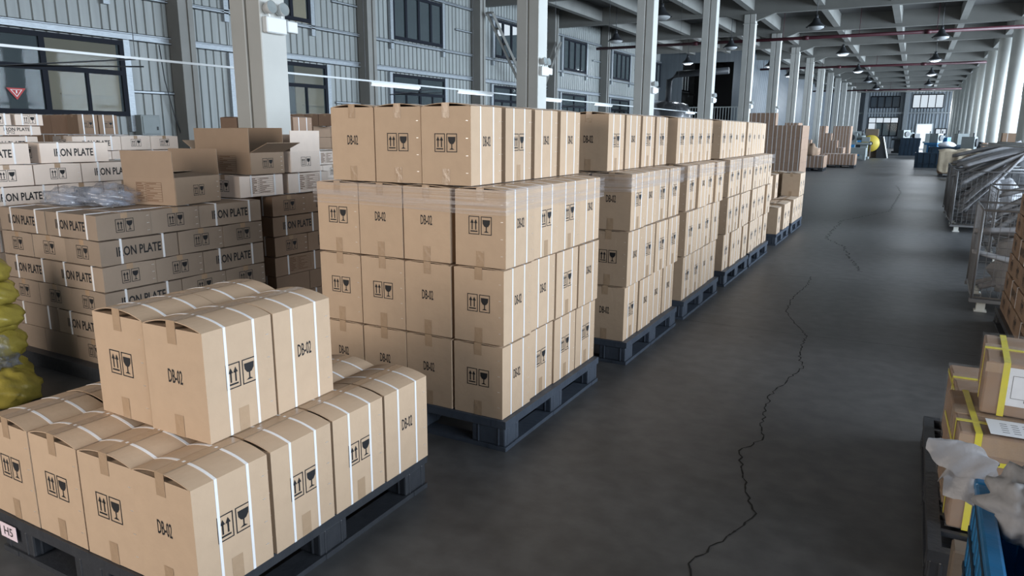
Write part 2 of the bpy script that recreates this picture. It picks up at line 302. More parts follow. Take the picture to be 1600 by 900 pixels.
# ------------------------------------------------------------------ DB-02 cartons
CACHE = {}
def db_meshes(front, right, arch, W=0.288, D=0.298, H=0.378, kr=None):
    key = (front, right, arch, W, D, H, kr and kr.name)
    if key in CACHE: return CACHE[key]
    b = MB(kr or M_kraft, M_ink, M_staple, M_inkbr)
    w2, d2 = W/2, D/2; rr = random.Random(hash((front, right)) & 7)
    # box with walls that belly a few millimetres
    nz = 4; ring = []
    for k in range(nz+1):
        t = k/nz; e = 0.0; z = H*t
        ring.append([(-w2-e, -d2-e, z), (w2+e, -d2-e, z), (w2+e, d2+e, z), (-w2-e, d2+e, z)])
    for k in range(nz):
        for q in range(4): b.face([ring[k][q], ring[k][(q+1) % 4], ring[k+1][(q+1) % 4], ring[k+1][q]])
    b.face(ring[0][::-1]); b.face([(x, y, H-0.004) for x, y, _ in ring[-1]])
    # two long top flaps meeting in the middle over the short ones, sprung up
    n = 14; th = 0.003
    def az(x): return H + arch*(1-abs(x/w2)**2.1)
    for k in range(n):
        xa = -w2+W*k/n; xb = -w2+W*(k+1)/n
        b.face([(xa, -d2, az(xa)), (xb, -d2, az(xb)), (xb, d2, az(xb)), (xa, d2, az(xa))], 0, True)
        b.face([(xa, -d2, az(xa)-th), (xa, d2, az(xa)-th), (xb, d2, az(xb)-th), (xb, -d2, az(xb)-th)], 0, True)
        for y, fl in ((-d2, 1), (d2, -1)):
            q = [(xa, y, az(xa)-th), (xb, y, az(xb)-th), (xb, y, az(xb)), (xa, y, az(xa))]
            b.face(q if fl == 1 else q[::-1])
    mark(b, 'front', W, D, H, front); mark(b, 'right', W, D, H, right)
    mark(b, 'back', W, D, H, front); mark(b, 'left', W, D, H, right)
    for k in range(4):                                     # staples down the glued corner seam
        z = H*(0.16+0.22*k)
        for (x, y, ax) in ((w2+0.0005, d2-0.022, 'x'), (w2-0.022, -d2-0.0005, 'y')):
            if ax == 'x': b.box(x-0.001, y-0.006, z-0.0012, x+0.0006, y+0.006, z+0.0012, 2)
            elif front == 'arrows': b.box(x-0.006, y-0.0006, z-0.0012, x+0.006, y+0.001, z+0.0012, 2)
    body = b.mesh('carton')
    straps = []
    for ys in (-D*0.20, D*0.22):
        s = MB(M_strap); sw = 0.0052; t = 0.0012
        outer = [(-w2-t, 0), (-w2-t, H+0.001)]+[(-w2+W*k/n, az(-w2+W*k/n)+t) for k in range(0, n+1)]+[(w2+t, H+0.001), (w2+t, 0)]
        inner = [(-w2+0.0005, 0.0), (-w2+0.0005, H-0.001)]+[(-w2+W*k/n, az(-w2+W*k/n)-0.0003) for k in range(0, n+1)]+[(w2-0.0005, H-0.001), (w2-0.0005, 0)]
        m = len(outer)
        for k in range(m-1):
            (a, za), (c, zc) = outer[k], outer[k+1]; (e, ze), (g, zg) = inner[k], inner[k+1]
            s.face([(a, ys-sw, za), (c, ys-sw, zc), (c, ys+sw, zc), (a, ys+sw, za)])
            s.face([(a, ys-sw, za), (e, ys-sw, ze), (g, ys-sw, zg), (c, ys-sw, zc)]); s.face([(a, ys+sw, za), (c, ys+sw, zc), (g, ys+sw, zg), (e, ys+sw, ze)])
        straps.append(s.mesh('strap'))
    t = MB(M_tape); tw = 0.022; e = 0.0011
    path = [(-d2-e, 0.0), (-d2-e, 0.078)], [(-d2-e, H-0.055), (-d2-e, H+arch+e), (d2+e, H+arch+e), (d2+e, H-0.055)]
    i0 = len(t.v)
    for (ya, za), (yb, zb) in zip(path[1][:-1], path[1][1:]): t.face([(-tw, ya, za), (tw, ya, za), (tw, yb, zb), (-tw, yb, zb)])
    tb = MB(M_tape)
    for (ya, za), (yb, zb) in (((-d2-e, 0.078), (-d2-e, -0.0006)), ((-d2-e, -0.0006), (d2+e, -0.0006)), ((d2+e, -0.0006), (d2+e, 0.078))): tb.face([(-tw, ya, za), (-tw, yb, zb), (tw, yb, zb), (tw, ya, za)])
    te = MB(M_tape)
    if right == 'arrows': te.face([(w2+0.0006, -tw, 0), (w2+0.0006, tw, 0), (w2+0.0006, tw, 0.085), (w2+0.0006, -tw, 0.085)])
    CACHE[key+('x',)] = [q.mesh('packing_tape') for q in (tb, te) if q.f]
    tape = t.mesh('packing_tape')
    CACHE[key] = (body, straps, tape); return CACHE[key]
def db_carton(x, y, z, front, right, arch, label, group, rz=None, lean=0.0, W=0.288, D=0.298, H=0.378, kr=None, parts=True):
    body, straps, tape = db_meshes(front, right, arch, W, D, H, kr)
    o = put('carton', body, None, (x, y, z)); o.rotation_euler = (lean*0.4, lean, rad(random.uniform(-1.0, 1.0)) if rz is None else rz)
    tag(o, label, 'carton', group)
    for s in straps: put('strap', s, o)
    if parts:
        put('packing_tape', tape, o)
        for q in CACHE[(front, right, arch, W, D, H, kr and kr.name, 'x')]: put('packing_tape', q, o)
    return o

# ------------------------------------------------------------------ black plastic pallet
def pallet(x0, y0, x1, y1, h, label, group=None, m=None, name='pallet'):
    m = m or M_plastsc
    W, D = x1-x0, y1-y0; root = empty(name, ((x0+x1)/2, (y0+y1)/2, 0), 0, label, 'pallet', group); w2, d2 = W/2, D/2
    k = 'pal%.2f%.2f%.2f%s' % (W, D, h, m.name)
    if k not in CACHE:
        d = MB(m); t = 0.022; z0, z1 = h-t, h; rim = 0.045
        d.box(-w2, -d2, z0-0.02, w2, -d2+rim, z1); d.box(-w2, d2-rim, z0-0.02, w2, d2, z1)
        d.box(-w2, -d2+rim, z0-0.02, -w2+rim, d2-rim, z1); d.box(w2-rim, -d2+rim, z0-0.02, w2, d2-rim, z1)
        n = 9
        for i in range(1, n+1):
            y = -d2+rim+(D-2*rim)*i/(n+1); d.box(-w2+rim, y-0.012, z0+0.001, w2-rim, y+0.012, z1-0.001)
        for i in range(1, n*1+1):
            x = -w2+rim+(W-2*rim)*i/(n+1); d.box(x-0.010, -d2+rim, z0+0.003, x+0.010, d2-rim, z1-0.003)
        deck = d.mesh('deck')
        f = MB(m); f.box(-0.1, -0.075, 0.022, 0.1, 0.075, h-0.04)
        for s in (-1, 1):
            f.box(-0.104, s*0.045-0.008, 0.022, 0.104, s*0.045+0.008, h-0.04); f.box(s*0.06-0.008, -0.079, 0.022, s*0.06+0.008, 0.079, h-0.04)
        foot = f.mesh('foot'); r = MB(m)
        r.box(-w2, -0.05, 0, w2, 0.05, 0.022); run = r.mesh('runner'); r = MB(m); r.box(-0.05, -d2, 0.0, 0.05, d2, 0.0215); run2 = r.mesh('runner')
        CACHE[k] = (deck, foot, run, run2)
    deck, foot, run, run2 = CACHE[k]
    put('deck', deck, root)
    for i in (-1, 0, 1):
        for j in (-1, 0, 1): bevel(put('foot', foot, root, (i*(w2-0.106), j*(d2-0.081), 0)), 0.012, 2)
        put('runner', run, root, (0, i*(d2-0.052), 0)); put('runner', run2, root, (i*(w2-0.052), 0, 0.0002))
    return root

ORD = ['first', 'second', 'third', 'fourth', 'fifth', 'sixth', 'seventh', 'eighth', 'ninth', 'tenth']
LAY = ['bottom', 'second', 'third', 'top']
def what(f): return 'DB-02 carton' if f == 'code' else 'arrow-marked carton'

# ================================================================== SETTING
XW, XC, XR, XRW = -14.0, -5.7, 3.0, 9.0
YB, YE = -4.0, 92.0
ZB, ZS = 5.95, 6.6
YC = [5.6+6*k for k in range(-1, 15)]
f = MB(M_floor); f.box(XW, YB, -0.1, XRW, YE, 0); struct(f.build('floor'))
f = MB(M_slab); f.box(XW-0.2, YB, ZS, XRW+0.2, YE, ZS+0.2); struct(f.build('ceiling'))

# cracks and joints of the floor slab
def crack(pts, wd, jag=0.02, n=14, seed=1, name='trim_1'):
    rr = random.Random(seed); P = []
    for k in range(len(pts)-1):
        a, b = Vector(pts[k]), Vector(pts[k+1]); nn = max(2, int((b-a).length/0.035))
        for i in range(nn): q = a.lerp(b, i/nn); P.append(q+Vector((rr.uniform(-jag, jag), rr.uniform(-jag, jag))))
    P.append(Vector(pts[-1])); mb = MB(M_crack)
    for k in range(len(P)-1):
        d = (P[k+1]-P[k]).normalized(); nrm = Vector((-d.y, d.x)); a = wd*rr.uniform(0.35, 1.2); b = wd*rr.uniform(0.35, 1.2)
        mb.face([(*(P[k]-nrm*a), 0.0012), (*(P[k+1]-nrm*b), 0.0012), (*(P[k+1]+nrm*b), 0.0012), (*(P[k]+nrm*a), 0.0012)])
    return struct(mb.build(name))
crack([(-0.555, 2.25), (-0.555, 2.395), (-0.57, 2.47), (-0.532, 2.614), (-0.471, 2.793), (-0.431, 2.961), (-0.492, 3.138), (-0.551, 3.319), (-0.611, 3.569), (-0.536, 3.792), (-0.577, 3.966), (-0.617, 4.455), (-0.572, 4.817), (-0.516, 5.152), (-0.587, 5.538), (-0.593, 6.03), (-0.767, 6.51), (-0.862, 6.797), (-0.895, 7.437), (-0.841, 8.174), (-0.862, 8.689)], 0.0042, 0.012, seed=4)
crack([(-0.387, 9.279), (-0.61, 10.44), (-0.733, 11.319), (-1.05, 12.094), (-1.031, 14.7), (-0.297, 17.1), (-0.17, 23.0), (-0.354, 25.8)], 0.006, 0.03, seed=6, name='trim_7')
crack([(-4.0, 6.0), (-1.586, 6.035), (-0.692, 6.038), (0.047, 6.09), (3, 6.1)], 0.0022, 0.001, seed=8, name='trim_8')
crack([(-4.0, 8.3), (-1.58, 8.439), (-0.777, 8.654), (-0.009, 8.858), (3, 9.2)], 0.0022, 0.004, seed=9, name='trim_9')
for q, yy in enumerate((14.5, 20.5, 26.5)): crack([(-4, yy), (3, yy+0.2)], 0.003, 0.001, seed=10+q, name='trim_%d' % (10+q))

# ---- left wall: profiled cladding with real window openings
def zones(y0, y1, holes):
    """rectangles of wall (y range, z range) left around the holes"""
    out = []; ys = sorted(set([y0, y1]+[h[0] for h in holes]+[h[1] for h in holes]))
    for a, b in zip(ys[:-1], ys[1:]):
        cuts = sorted([(h[2], h[3]) for h in holes if h[0] <= a+1e-6 and h[1] >= b-1e-6]); z = 0
        for c, d in cuts:
            if c > z: out.append((a, b, z, c))
            z = d
        out.append((a, b, z, ZS))
    return out
WC = [5.2+0.4+6*k-0.15 for k in range(-1, 15)]         # wall columns every 6 m
lower, upper = [], []
lower.append((2.0, 9.32, 1.85, 3.30)); upper.append((2.0, 9.0, 4.25, 5.55))
for k in range(1, 15):
    a = 5.0+6*k
    if a+4 > YE: break
    y0, y1 = (a+0.95, a+3.95)
    lower.append((y0-0.1 if k != 1 else 12.0, y1-0.3 if k != 1 else 15.05, 1.2, 3.28)); upper.append((y0, y1-0.4, 4.28, 5.62))
lw = MB(M_clad)
for (a, b, c, d) in zones(YB, YE, lower+upper):
    pitch = 0.21; n = max(1, int(round((b-a)/pitch)))
    for i in range(n):                                   # trapezoid ribs
        u0 = a+(b-a)*i/n; u1 = a+(b-a)*(i+1)/n; p = u1-u0; x = XW
        xs = [(u0, x), (u0+p*0.70, x), (u0+p*0.76, x-0.035), (u0+p*0.94, x-0.035), (u1, x)]
        for (ya, xa), (yb, xb) in zip(xs[:-1], xs[1:]): lw.face([(xa, ya, c), (xb, yb, c), (xb, yb, d), (xa, ya, d)])
struct(lw.build('wall_left'))
def girt(y0, y1, z, hh=0.13, dp=0.10, x=XW, name='trim_2'):
    g = MB(M_galv); g.box(x, y0, z-hh/2, x+dp, y1, z-hh/2+0.012); g.box(x, y0, z+hh/2-0.012, x+dp, y1, z+hh/2); g.box(x, y0, z-hh/2, x+0.03, y1, z+hh/2)
    g.box(x+dp-0.008, y0, z-hh/2, x+dp, y1, z-hh/2+0.03); g.box(x+dp-0.008, y0, z+hh/2-0.03, x+dp, y1, z+hh/2)
    return struct(g.build(name))
for zz, hh in ((3.40, 0.15), (4.19, 0.09), (5.70, 0.09)):
    for q in range(16): girt(-1.24+6*(q-1), -1.6+6*q, zz, hh) if -1.6+6*q < YE and -1.24+6*(q-1) > YB-3 and q > 0 else None
for k in range(0, 15):
    a = 5.0+6*k
    for z in (2.34, 4.95): girt(a+4.4, a+5.4, z, 0.06, 0.06) if z < 3 or k > 0 else None
def window(n, y0, y1, z0, z1, cols, transom, sill=True):
    x = XW+0.02; t = 0.09; root = empty('window_%d' % n, (0, 0, 0)); struct(root)
    fr = MB(M_dkfr)
    fr.box(x, y0, z0, x+0.07, y0+t, z1); fr.box(x, y1-t, z0, x+0.07, y1, z1); fr.box(x, y0+t, z0, x+0.07, y1-t, z0+t); fr.box(x, y0+t, z1-t, x+0.07, y1-t, z1)
    for c in cols: fr.box(x, c-0.05, z0+t, x+0.07, c+0.05, z1-t)
    if transom: 
        fr.box(x+0.001, y0+t, transom-0.045, x+0.069, y1-t, transom+0.045)
        for c0, c1 in zip([y0]+cols, cols+[y1]): fr.box(x+0.002, (c0+c1)/2-0.03, z0+t, x+0.06, (c0+c1)/2+0.03, transom-0.045)
    fr.build('window_frame', root)
    g = MB(M_glass); g.box(x+0.03, y0+t, z0+t, x+0.036, y1-t, z1-t); g.build('pane', root)
    j = MB(M_galv); j.box(XW, y1+0.001, z0-0.3, XW+0.10, y1+0.13, z1+0.03); j.box(XW, y0-0.13, z0-0.3, XW+0.10, y0-0.001, z1+0.03); j.build('window_jamb', root)
    return root
n = 1
for (a, b, c, d) in lower:
    cols = [a+(b-a)*i/4 for i in (1, 2, 3)] if b-a > 5 else [(a+b)/2]
    if b-a > 5: cols = [4.0, 5.9, 7.76]
    window(n, a, b, c, d, cols, 2.68 if b-a > 5 else 2.72); n += 1
for (a, b, c, d) in upper:
    m = 4 if b-a < 5 else 8; window(n, a, b, c, d, [a+(b-a)*i/m for i in range(1, m)], None); n += 1
# wall columns
for k, y in enumerate([5.6+6*q-0.05 for q in range(-1, 14)]):
    c = MB(M_wcol, M_beam)
    y = 4.4+6*k-6; c.box(XW+0.036, y, 0, XW+0.40, y+0.12, ZS, 0); c.box(XW+0.036, y+0.12, 0, XW+0.36, y+0.24, ZS, 0); c.box(XW+0.036, y+0.24, 0, XW+0.40, y+0.36, ZS, 0)
    struct(c.build('trim_3'))
# outbuildings seen through the left windows
M_outd = mat('dark_outbuilding', (0.055, 0.065, 0.07), 0.8, noise=0.2, nscale=0.8)
for (y0, y1, x0, x1, h, mm) in ((-6, 10.55, -22, -19, 9, M_outd), (10.6, 12.5, -22, -19, 9, M_beige), (12.55, 18.9, -22, -19, 9, M_outd), (18.95, 21.5, -22, -19, 9, M_beige), (21.55, 33, -22, -19, 9, M_outd), (38, 60, -24, -19, 7, M_outd), (62, 88, -24, -19, 7, M_grey)):
    b = MB(mm, M_grey); b.box(x0, y0, 0, x1, y1, h)
    for q in range(max(1, int((y1-y0)/2.2))):
        b.box(x1, y0+0.3+q*2.2, 2.45, x1+0.04, y0+0.3+q*2.2+min(1.4, y1-y0-0.5), 2.48); b.box(x1, y0+0.3+q*2.2, 1.2, x1+0.03, y0+0.3+q*2.2+min(1.0, y1-y0-0.5), 1.75, 1) if mm is not M_beige or q else None
    struct(b.build('wall_outer'))
g = MB(M_grey); g.box(-40, -10, -0.15, XW-0.05, 95, -0.05); struct(g.build('ground'))

# X brace on the left wall
br = MB(M_wcol)
def angle_bar(mb, p, q, s=0.09, mi=0): mb.tube([p, q], s/2, 4, mi)
for off in (0, 0.22):
    angle_bar(br, (XW+0.55+off, 22.6, 5.6), (XW+0.55+off, 25.9, 2.6), 0.12); angle_bar(br, (XW+0.55+off, 26.1, 2.6), (XW+0.55+off, 28.2, 5.2), 0.12)
for i in range(7):
    t = i/6.5; y = 22.6+3.6*t; z = 5.6-3.0*t; br.box(XW+0.55, y-0.03, z-0.03, XW+0.77, y+0.03, z+0.03)
struct(br.build('trim_4'))

# ---- main row of steel columns, emergency lamps on them
for k, y in enumerate(YC):
    c = MB(M_colst); x = XC
    c.box(x-0.42, y-0.33, 0, x-0.22, y, ZB); c.box(x-0.22, y-0.30, 0, x-0.19, y, ZB); c.box(x-0.19, y-0.33, 0, x, y, ZB)
    c.box(x-0.46, y-0.36, ZB-0.35, x+0.03, y+0.02, ZB-0.33); c.box(x-0.45, y-0.36, 0, x+0.04, y+0.03, 0.03)
    bevel(struct(c.build('column')), 0.008)
def em_light(y, z, which):
    r = empty('emergency_light', (XC+0.001, y, z), 0, 'white twin-head emergency light on the %s steel column' % which, 'emergency light', 'emergency lights on the steel columns')
    b = MB(M_white); b.box(0, -0.15, -0.09, 0.07, 0.11, 0.06); bevel(b.build('housing', r), 0.01)
    for s in (-0.1, 0.06):
        l = MB(M_white, M_grey); T = Matrix.Rotation(rad(80), 4, 'Y')
        l.lathe([(0.0, -0.05), (0.045, -0.05), (0.062, 0.02), (0.062, 0.04)], (0.06, s, 0.14), 16, 0, T); l.lathe([(0.06, 0.036), (0.0, 0.03)], (0.06, s, 0.14), 16, 1, T); l.cyl((0.05, s, 0.05), (0.05, s, 0.10), 0.012)
        l.build('lamp_head', r)
    j = MB(M_white); j.box(0, 0.13, -0.06, 0.06, 0.27, 0.05); bevel(j.build('junction_box', r), 0.008)
for q, (k, zz) in enumerate([(1, 2.62), (2, 2.62), (3, 2.60), (4, 2.6), (5, 2.6), (6, 2.6)]):
    em_light(YC[k]-0.16, zz, ['nearest', 'second', 'third', 'fourth', 'fifth', 'sixth'][q])

# ---- right row of round columns
for k, y in enumerate(YC[3:]):
    c = MB(M_concol); c.lathe([(0.29, 0), (0.29, ZB), (0, ZB)], (XR+0.25, y, 0), 28); struct(c.build('column'))
    p = MB(M_dark); p.cyl((XR+0.6, y, 0.2), (XR+0.6, y, ZB), 0.03, n=6); struct(p.build('trim_5'))

# ---- ceiling beams
for k, y in enumerate(YC):
    b = MB(M_beam); b.box(XW, y-0.30, ZB, XRW, y-0.05, ZS); struct(b.build('ceiling_beam'))
    if k < 12:                                              # haunches over the steel columns
        h = MB(M_beam)
        for s, x in ((-1, XC-0.42), (1, XC)):
            h.v += [(x, y-0.28, ZB), (x, y-0.07, ZB), (x+s*0.7, y-0.07, ZB), (x+s*0.7, y-0.28, ZB), (x, y-0.28, ZB-0.25), (x, y-0.07, ZB-0.25)]
            i = len(h.v)-6
            for q in ((0, 3, 4), (1, 5, 2), (4, 3, 2, 5), (0, 4, 5, 1)): h.f.append(tuple(i+e for e in q)); h.mi.append(0); h.sm.append(False)
        struct(h.build('ceiling_beam'))
for x in (-12.0, -9.95, -7.85, -5.9, -3.45, -1.1, 1.2, 3.25, 5.2, 7.2):
    b = MB(M_beam); b.box(x-0.12, YB, ZB+0.12, x+0.12, YE, ZS); struct(b.build('ceiling_beam'))
# ---- right wall with window band
rw = MB(M_cladblue); rw.box(XRW, YB, 0, XRW+0.15, YE, 1.2); rw.box(XRW, YB, 5.3, XRW+0.15, YE, ZS)
for k in range(-1, 15): rw.box(XRW, 5.6+6*k-0.5, 1.2, XRW+0.15, 5.6+6*k+0.1, 5.3)
struct(rw.build('wall_right'))
for k in range(-1, 14):
    root = empty('window_%d' % (40+k), (0, 0, 0)); struct(root); a = 5.6+6*k+0.1; b = a+5.4
    fr = MB(M_white)
    for y in (a, a+1.8, a+3.6, b-0.06): fr.box(XRW+0.02, y, 1.2, XRW+0.1, y+0.06, 5.3)
    for z in (1.2, 3.2, 5.24): fr.box(XRW+0.021, a, z, XRW+0.099, b, z+0.06)
    fr.build('window_frame', root); g = MB(M_glass); g.box(XRW+0.05, a, 1.2, XRW+0.056, b, 5.3); g.build('pane', root)
# ---- wall behind the camera, its opening added for the front fill
bw = MB(M_cladblue); bw.box(XW, YB-0.15, 0, -7.1, YB, ZS); bw.box(-1.9, YB-0.15, 0, XRW, YB, ZS); bw.box(-7.1, YB-0.15, 4.4, -1.9, YB, ZS); struct(bw.build('wall_back'))

# ---- far end wall with its windows and door
def endwall():
    w_ = MB(M_cladend); holes = [(-4.75, -1.85, 4.42, 5.62), (-4.75, -1.8, 1.35, 3.35), (-0.6, 2.3, 4.35, 5.75), (0.1, 1.5, 0.0, 2.6), (1.9, 2.9, 1.6, 2.15)]
    for (a, b, c, d) in zones(XW, XRW, holes):
        n = max(1, int(round((b-a)/0.3)))
        for i in range(n):
            u0 = a+(b-a)*i/n; u1 = a+(b-a)*(i+1)/n; p = u1-u0
            xs = [(u0, YE), (u0+p*0.6, YE), (u0+p*0.7, YE-0.05), (u0+p*0.9, YE-0.05), (u1, YE)]
            for (ya, xa), (yb, xb) in zip(xs[:-1], xs[1:]): w_.face([(ya, xa, c), (ya, xa, d), (yb, xb, d), (yb, xb, c)])
    struct(w_.build('wall_far'))
    for q, (a, b, c, d, nn) in enumerate([(-4.75, -1.85, 4.42, 5.62, 4), (-4.75, -1.8, 1.35, 3.35, 4), (-0.6, 2.3, 4.35, 5.75, 4), (1.9, 2.9, 1.6, 2.15, 2)]):
        r = struct(empty('window_%d' % (70+q), (0, 0, 0))); fr = MB(M_dkfr)
        for i in range(nn+1): x = a+(b-a)*i/nn; fr.box(x-0.04, YE-0.09, c, x+0.04, YE-0.02, d)
        for z in (c, d): fr.box(a, YE-0.088, z-0.05, b, YE-0.022, z+0.05)
        if q == 1: fr.box(a, YE-0.087, 2.72, b, YE-0.023, 2.80)
        fr.build('window_frame', r)
        g = MB(M_dkglass if q == 0 else M_glass); g.box(a, YE-0.05, c, b, YE-0.045, d); g.build('pane', r)
        if q == 1:
            s = MB(M_grey); s.box(a+0.8, YE-0.04, c, b, YE-0.01, 2.72); s.build('blind', r)
    r = struct(empty('door_1', (0, 0, 0))); fr = MB(M_white); fr.box(0.0, YE-0.08, 0, 0.1, YE, 2.68); fr.box(1.5, YE-0.08, 0, 1.6, YE, 2.68); fr.box(0.1, YE-0.08, 2.6, 1.5, YE, 2.68); fr.build('door_frame', r)
    t = MB(M_galv); t.box(XW, YE-0.22, 3.75, XRW, YE-0.1, 3.9); t.box(-1.35, YE-0.4, 0, -0.95, YE-0.12, ZS, 0); t.box(-5.3, YE-0.4, 0, -5.0, YE-0.12, ZS); struct(t.build('trim_6'))
endwall()
# partition of the left bay with a mezzanine in front of it
p = MB(M_cladblue)
for i in range(150):
    u0 = 44+48*i/150; p_ = 48/150; xs = [(u0, -9.0), (u0+p_*0.7, -9.0), (u0+p_*0.76, -9.04), (u0+p_*0.94, -9.04), (u0+p_, -9.0)]
    for (ya, xa), (yb, xb) in zip(xs[:-1], xs[1:]): p.face([(xa, ya, 0), (xb, yb, 0), (xb, yb, ZS), (xa, ya, ZS)])
p.box(XW, 44, 0, -12.6, 44.1, ZS); p.box(-9.6, 44, 0, -9.02, 44.1, ZS); p.box(-12.6, 44, 5.6, -9.6, 44.1, ZS)
struct(p.build('wall_inner'))
# dark sheet behind the mezzanine opening, recess shade put into its colour
dk = MB(M_dark); dk.box(XW, 52, 0, -9.05, 52.1, ZS); struct(dk.build('wall_inner'))
mz = MB(M_grey); mz.box(XW, 43.0, 1.85, -9.0, 44.0, 2.05); mz.box(XW, 43.0, 1.3, -9.0, 43.1, 1.6); mz.box(XW, 43.0, 0, -9.0, 43.05, 1.2); struct(mz.build('mezzanine'))
rl = MB(M_grey)
for i in range(30): rl.box(XW+0.3+i*0.16, 43.1, 2.05, XW+0.33+i*0.16, 43.13, 3.0)
rl.box(XW, 43.1, 3.0, -9.0, 43.14, 3.06); struct(rl.build('railing'))

# ---- red sprinkler mains
for q, y in enumerate((33.2, 48.2, 75)):
    xl = XW+0.3 if q == 0 else -8.9; p = MB(M_red); p.cyl((xl, y, 5.45), (XR+0.3, y, 5.45), 0.065, n=12)
    for x in (-11.5, -8.7, -5.3, -2.4, 0.3): p.cyl((x, y, 5.5), (x, y, ZS-0.01), 0.012, n=5) if x > xl else None
    for x in (-9.0, -4.4, 0.0): p.cyl((x-0.12, y, 5.45), (x+0.12, y, 5.45), 0.085, n=12) if x > xl else None
    tag(p.build('sprinkler_pipe'), 'dark red sprinkler pipe under the ceiling, %s from the camera' % ['nearest', 'second', 'farthest'][q], 'pipe', 'sprinkler pipes')

# ---- high-bay lamps
def highbay():
    r = empty('highbay_lamp', (0, 0, 0)); s = MB(M_dark)
    s.lathe([(0.06, 0.30), (0.10, 0.26), (0.14, 0.16), (0.30, 0.02), (0.33, 0.0), (0.31, 0.005), (0.12, 0.15)], n=20); s.build('lamp_shade', r)
    g = MB(M_lampg); g.lathe([(0.0, -0.10), (0.16, -0.085), (0.26, -0.03), (0.27, 0.01), (0, 0.02)], n=20); g.build('bulb', r)
    c = MB(M_dark); c.cyl((0, 0, 0.28), (0, 0, 1.45), 0.012, n=6); c.cyl((0, 0, 0.24), (0, 0, 0.40), 0.06, n=10); c.build('stem', r); return r
M_off = mat('unlit_bulb', (0.35, 0.36, 0.37), 0.4)
hb = highbay(); first = True
def copy_tree(o, parent=None):
    c = o.copy(); C.objects.link(c)
    if parent: c.parent = parent
    for ch in [q for q in o.children]: copy_tree(ch, c)
    return c
lamps = []
LAMPS = [(-3.38, 27.7, 0), (-3.30, 37.3, 1), (-3.33, 48.0, 1), (-3.3, 57.5, 0), (-3.2, 67, 0), (0.46, 32.6, 0), (0.46, 42.3, 1), (0.46, 52.3, 1), (0.46, 63, 0),
         (-7.4, 23.2, 0), (-7.3, 32.6, 0), (-10.9, 28.4, 0), (-10.85, 38.8, 1), (-10.6, 41.5, 1), (-7.3, 42.4, 1), (-7.4, 50, 1)]
WHERE = ['nearest over left side of aisle', 'second over left side of aisle, lit', 'third over left side of aisle, lit', 'fourth over left side of aisle', 'farthest over left side of aisle', 'nearest over right side of aisle', 'second over right side of aisle, lit',
         'third over right side of aisle, lit', 'farthest over right side of aisle', 'nearest behind the steel columns', 'second behind the steel columns', 'nearest beside left wall', 'next beside left wall, lit', 'deep in left bay near mezzanine, lit', 'third behind the steel columns, lit', 'farthest behind the steel columns, lit']
for q, (x, y, on) in enumerate(LAMPS):
    o = hb if q == 0 else copy_tree(hb)
    o.location = (x, y, 5.15); tag(o, 'dark bell-shaped high-bay lamp, '+WHERE[q], 'ceiling lamp', 'high-bay lamps')
    if not on:
        for ch in o.children:
            if ch.name.startswith('bulb'): ch.data = ch.data if False else ch.data.copy(); ch.data.materials[0] = M_off
        continue
    l = bpy.data.lights.new('bulb_light', 'POINT'); l.energy = 60; l.color = (0.85, 0.93, 1.0); l.shadow_soft_size = 0.2
    lo = bpy.data.objects.new('bulb_light', l); C.objects.link(lo); lo.parent = o; lo.location = (0, 0, -0.3)

# ---- suspended white rail with tube lights behind the steel columns
r = empty('lighting_rail', (-6.7, 0, 2.27), 0, 'long thin white rail with black stays hung behind the steel columns', 'rail')
b = MB(M_rail); b.box(-0.011, 1.0, -0.011, 0.011, 27, 0.011); b.build('rail', r)
b = MB(M_dark)
for y in (4.6, 8.0, 10.8, 14.0, 17.0, 20.0, 23.0, 26.0): b.cyl((0, y, 0.02), (0, y-0.01, ZS-2.27), 0.004, n=5)
b.build('wire', r)
for y in (4.4, 9.6, 15.5): b = MB(M_dark); b.tube([(0, y+0.2, -0.01), (-0.06, y-1.0, -0.16), (-0.03, y+0.3, -0.07)], 0.008, 6); b.build('swing_arm', r)
for k, y in enumerate((8.1, 10.3, 13.2, 16.2, 24.0)):
    t = MB(M_white, M_tubeg); t.box(-0.02, 0, -0.008, 0.02, 1.15, 0.022); t.cyl((0, 0.02, -0.018), (0, 1.13, -0.018), 0.010, n=10, mi=1)
    tag(t.build('tube_light', None, (-6.7, y, 2.235)), 'glowing tube light under the long white rail, %s from the left' % ORD[k], 'tube light', 'tube lights on the rail')

# grey meter cabinet on the left wall
r = empty('meter_cabinet', (XW+0.04, 9.46, 1.48), 0, 'grey steel meter cabinet on the left wall beside the window jamb', 'cabinet')
b = MB(M_grey); b.box(0, -0.05, 0, 0.24, 0.38, 0.40); bevel(b.build('cabinet_body', r), 0.01)
b = MB(M_grey); b.box(0.241, -0.02, 0.03, 0.255, 0.35, 0.37); bevel(b.build('door', r), 0.005)
b = MB(M_dark); b.box(0.256, 0.28, 0.10, 0.27, 0.31, 0.17); b.build('latch', r)
# black cable running down the wall, red warning triangle on the glass
b = MB(M_dark); b.tube([(XW+0.11, 10.1, 3.3), (XW+0.12, 10.15, 2.6), (XW+0.12, 10.3, 1.9), (XW+0.14, 10.5, 1.2)], 0.012, 6); tag(b.build('cable'), 'black cable hanging down the cladding beside the meter cabinet', 'cable')
b = MB(M_redp, M_white); x = XW+0.10
b.face([(x, 7.06, 2.29), (x, 7.22, 2.09), (x, 7.38, 2.29)]); b.face([(x+0.002, 7.12, 2.265), (x+0.002, 7.22, 2.14), (x+0.002, 7.32, 2.265)], 1)
b.face([(x+0.003, 7.14, 2.258), (x+0.003, 7.22, 2.155), (x+0.003, 7.30, 2.258)], 0); b.box(x+0.003, 7.21, 2.2, x+0.0045, 7.23, 2.25, 1)
tag(b.build('warning_sign'), 'red downward warning triangle sign on the left window glass', 'sign')

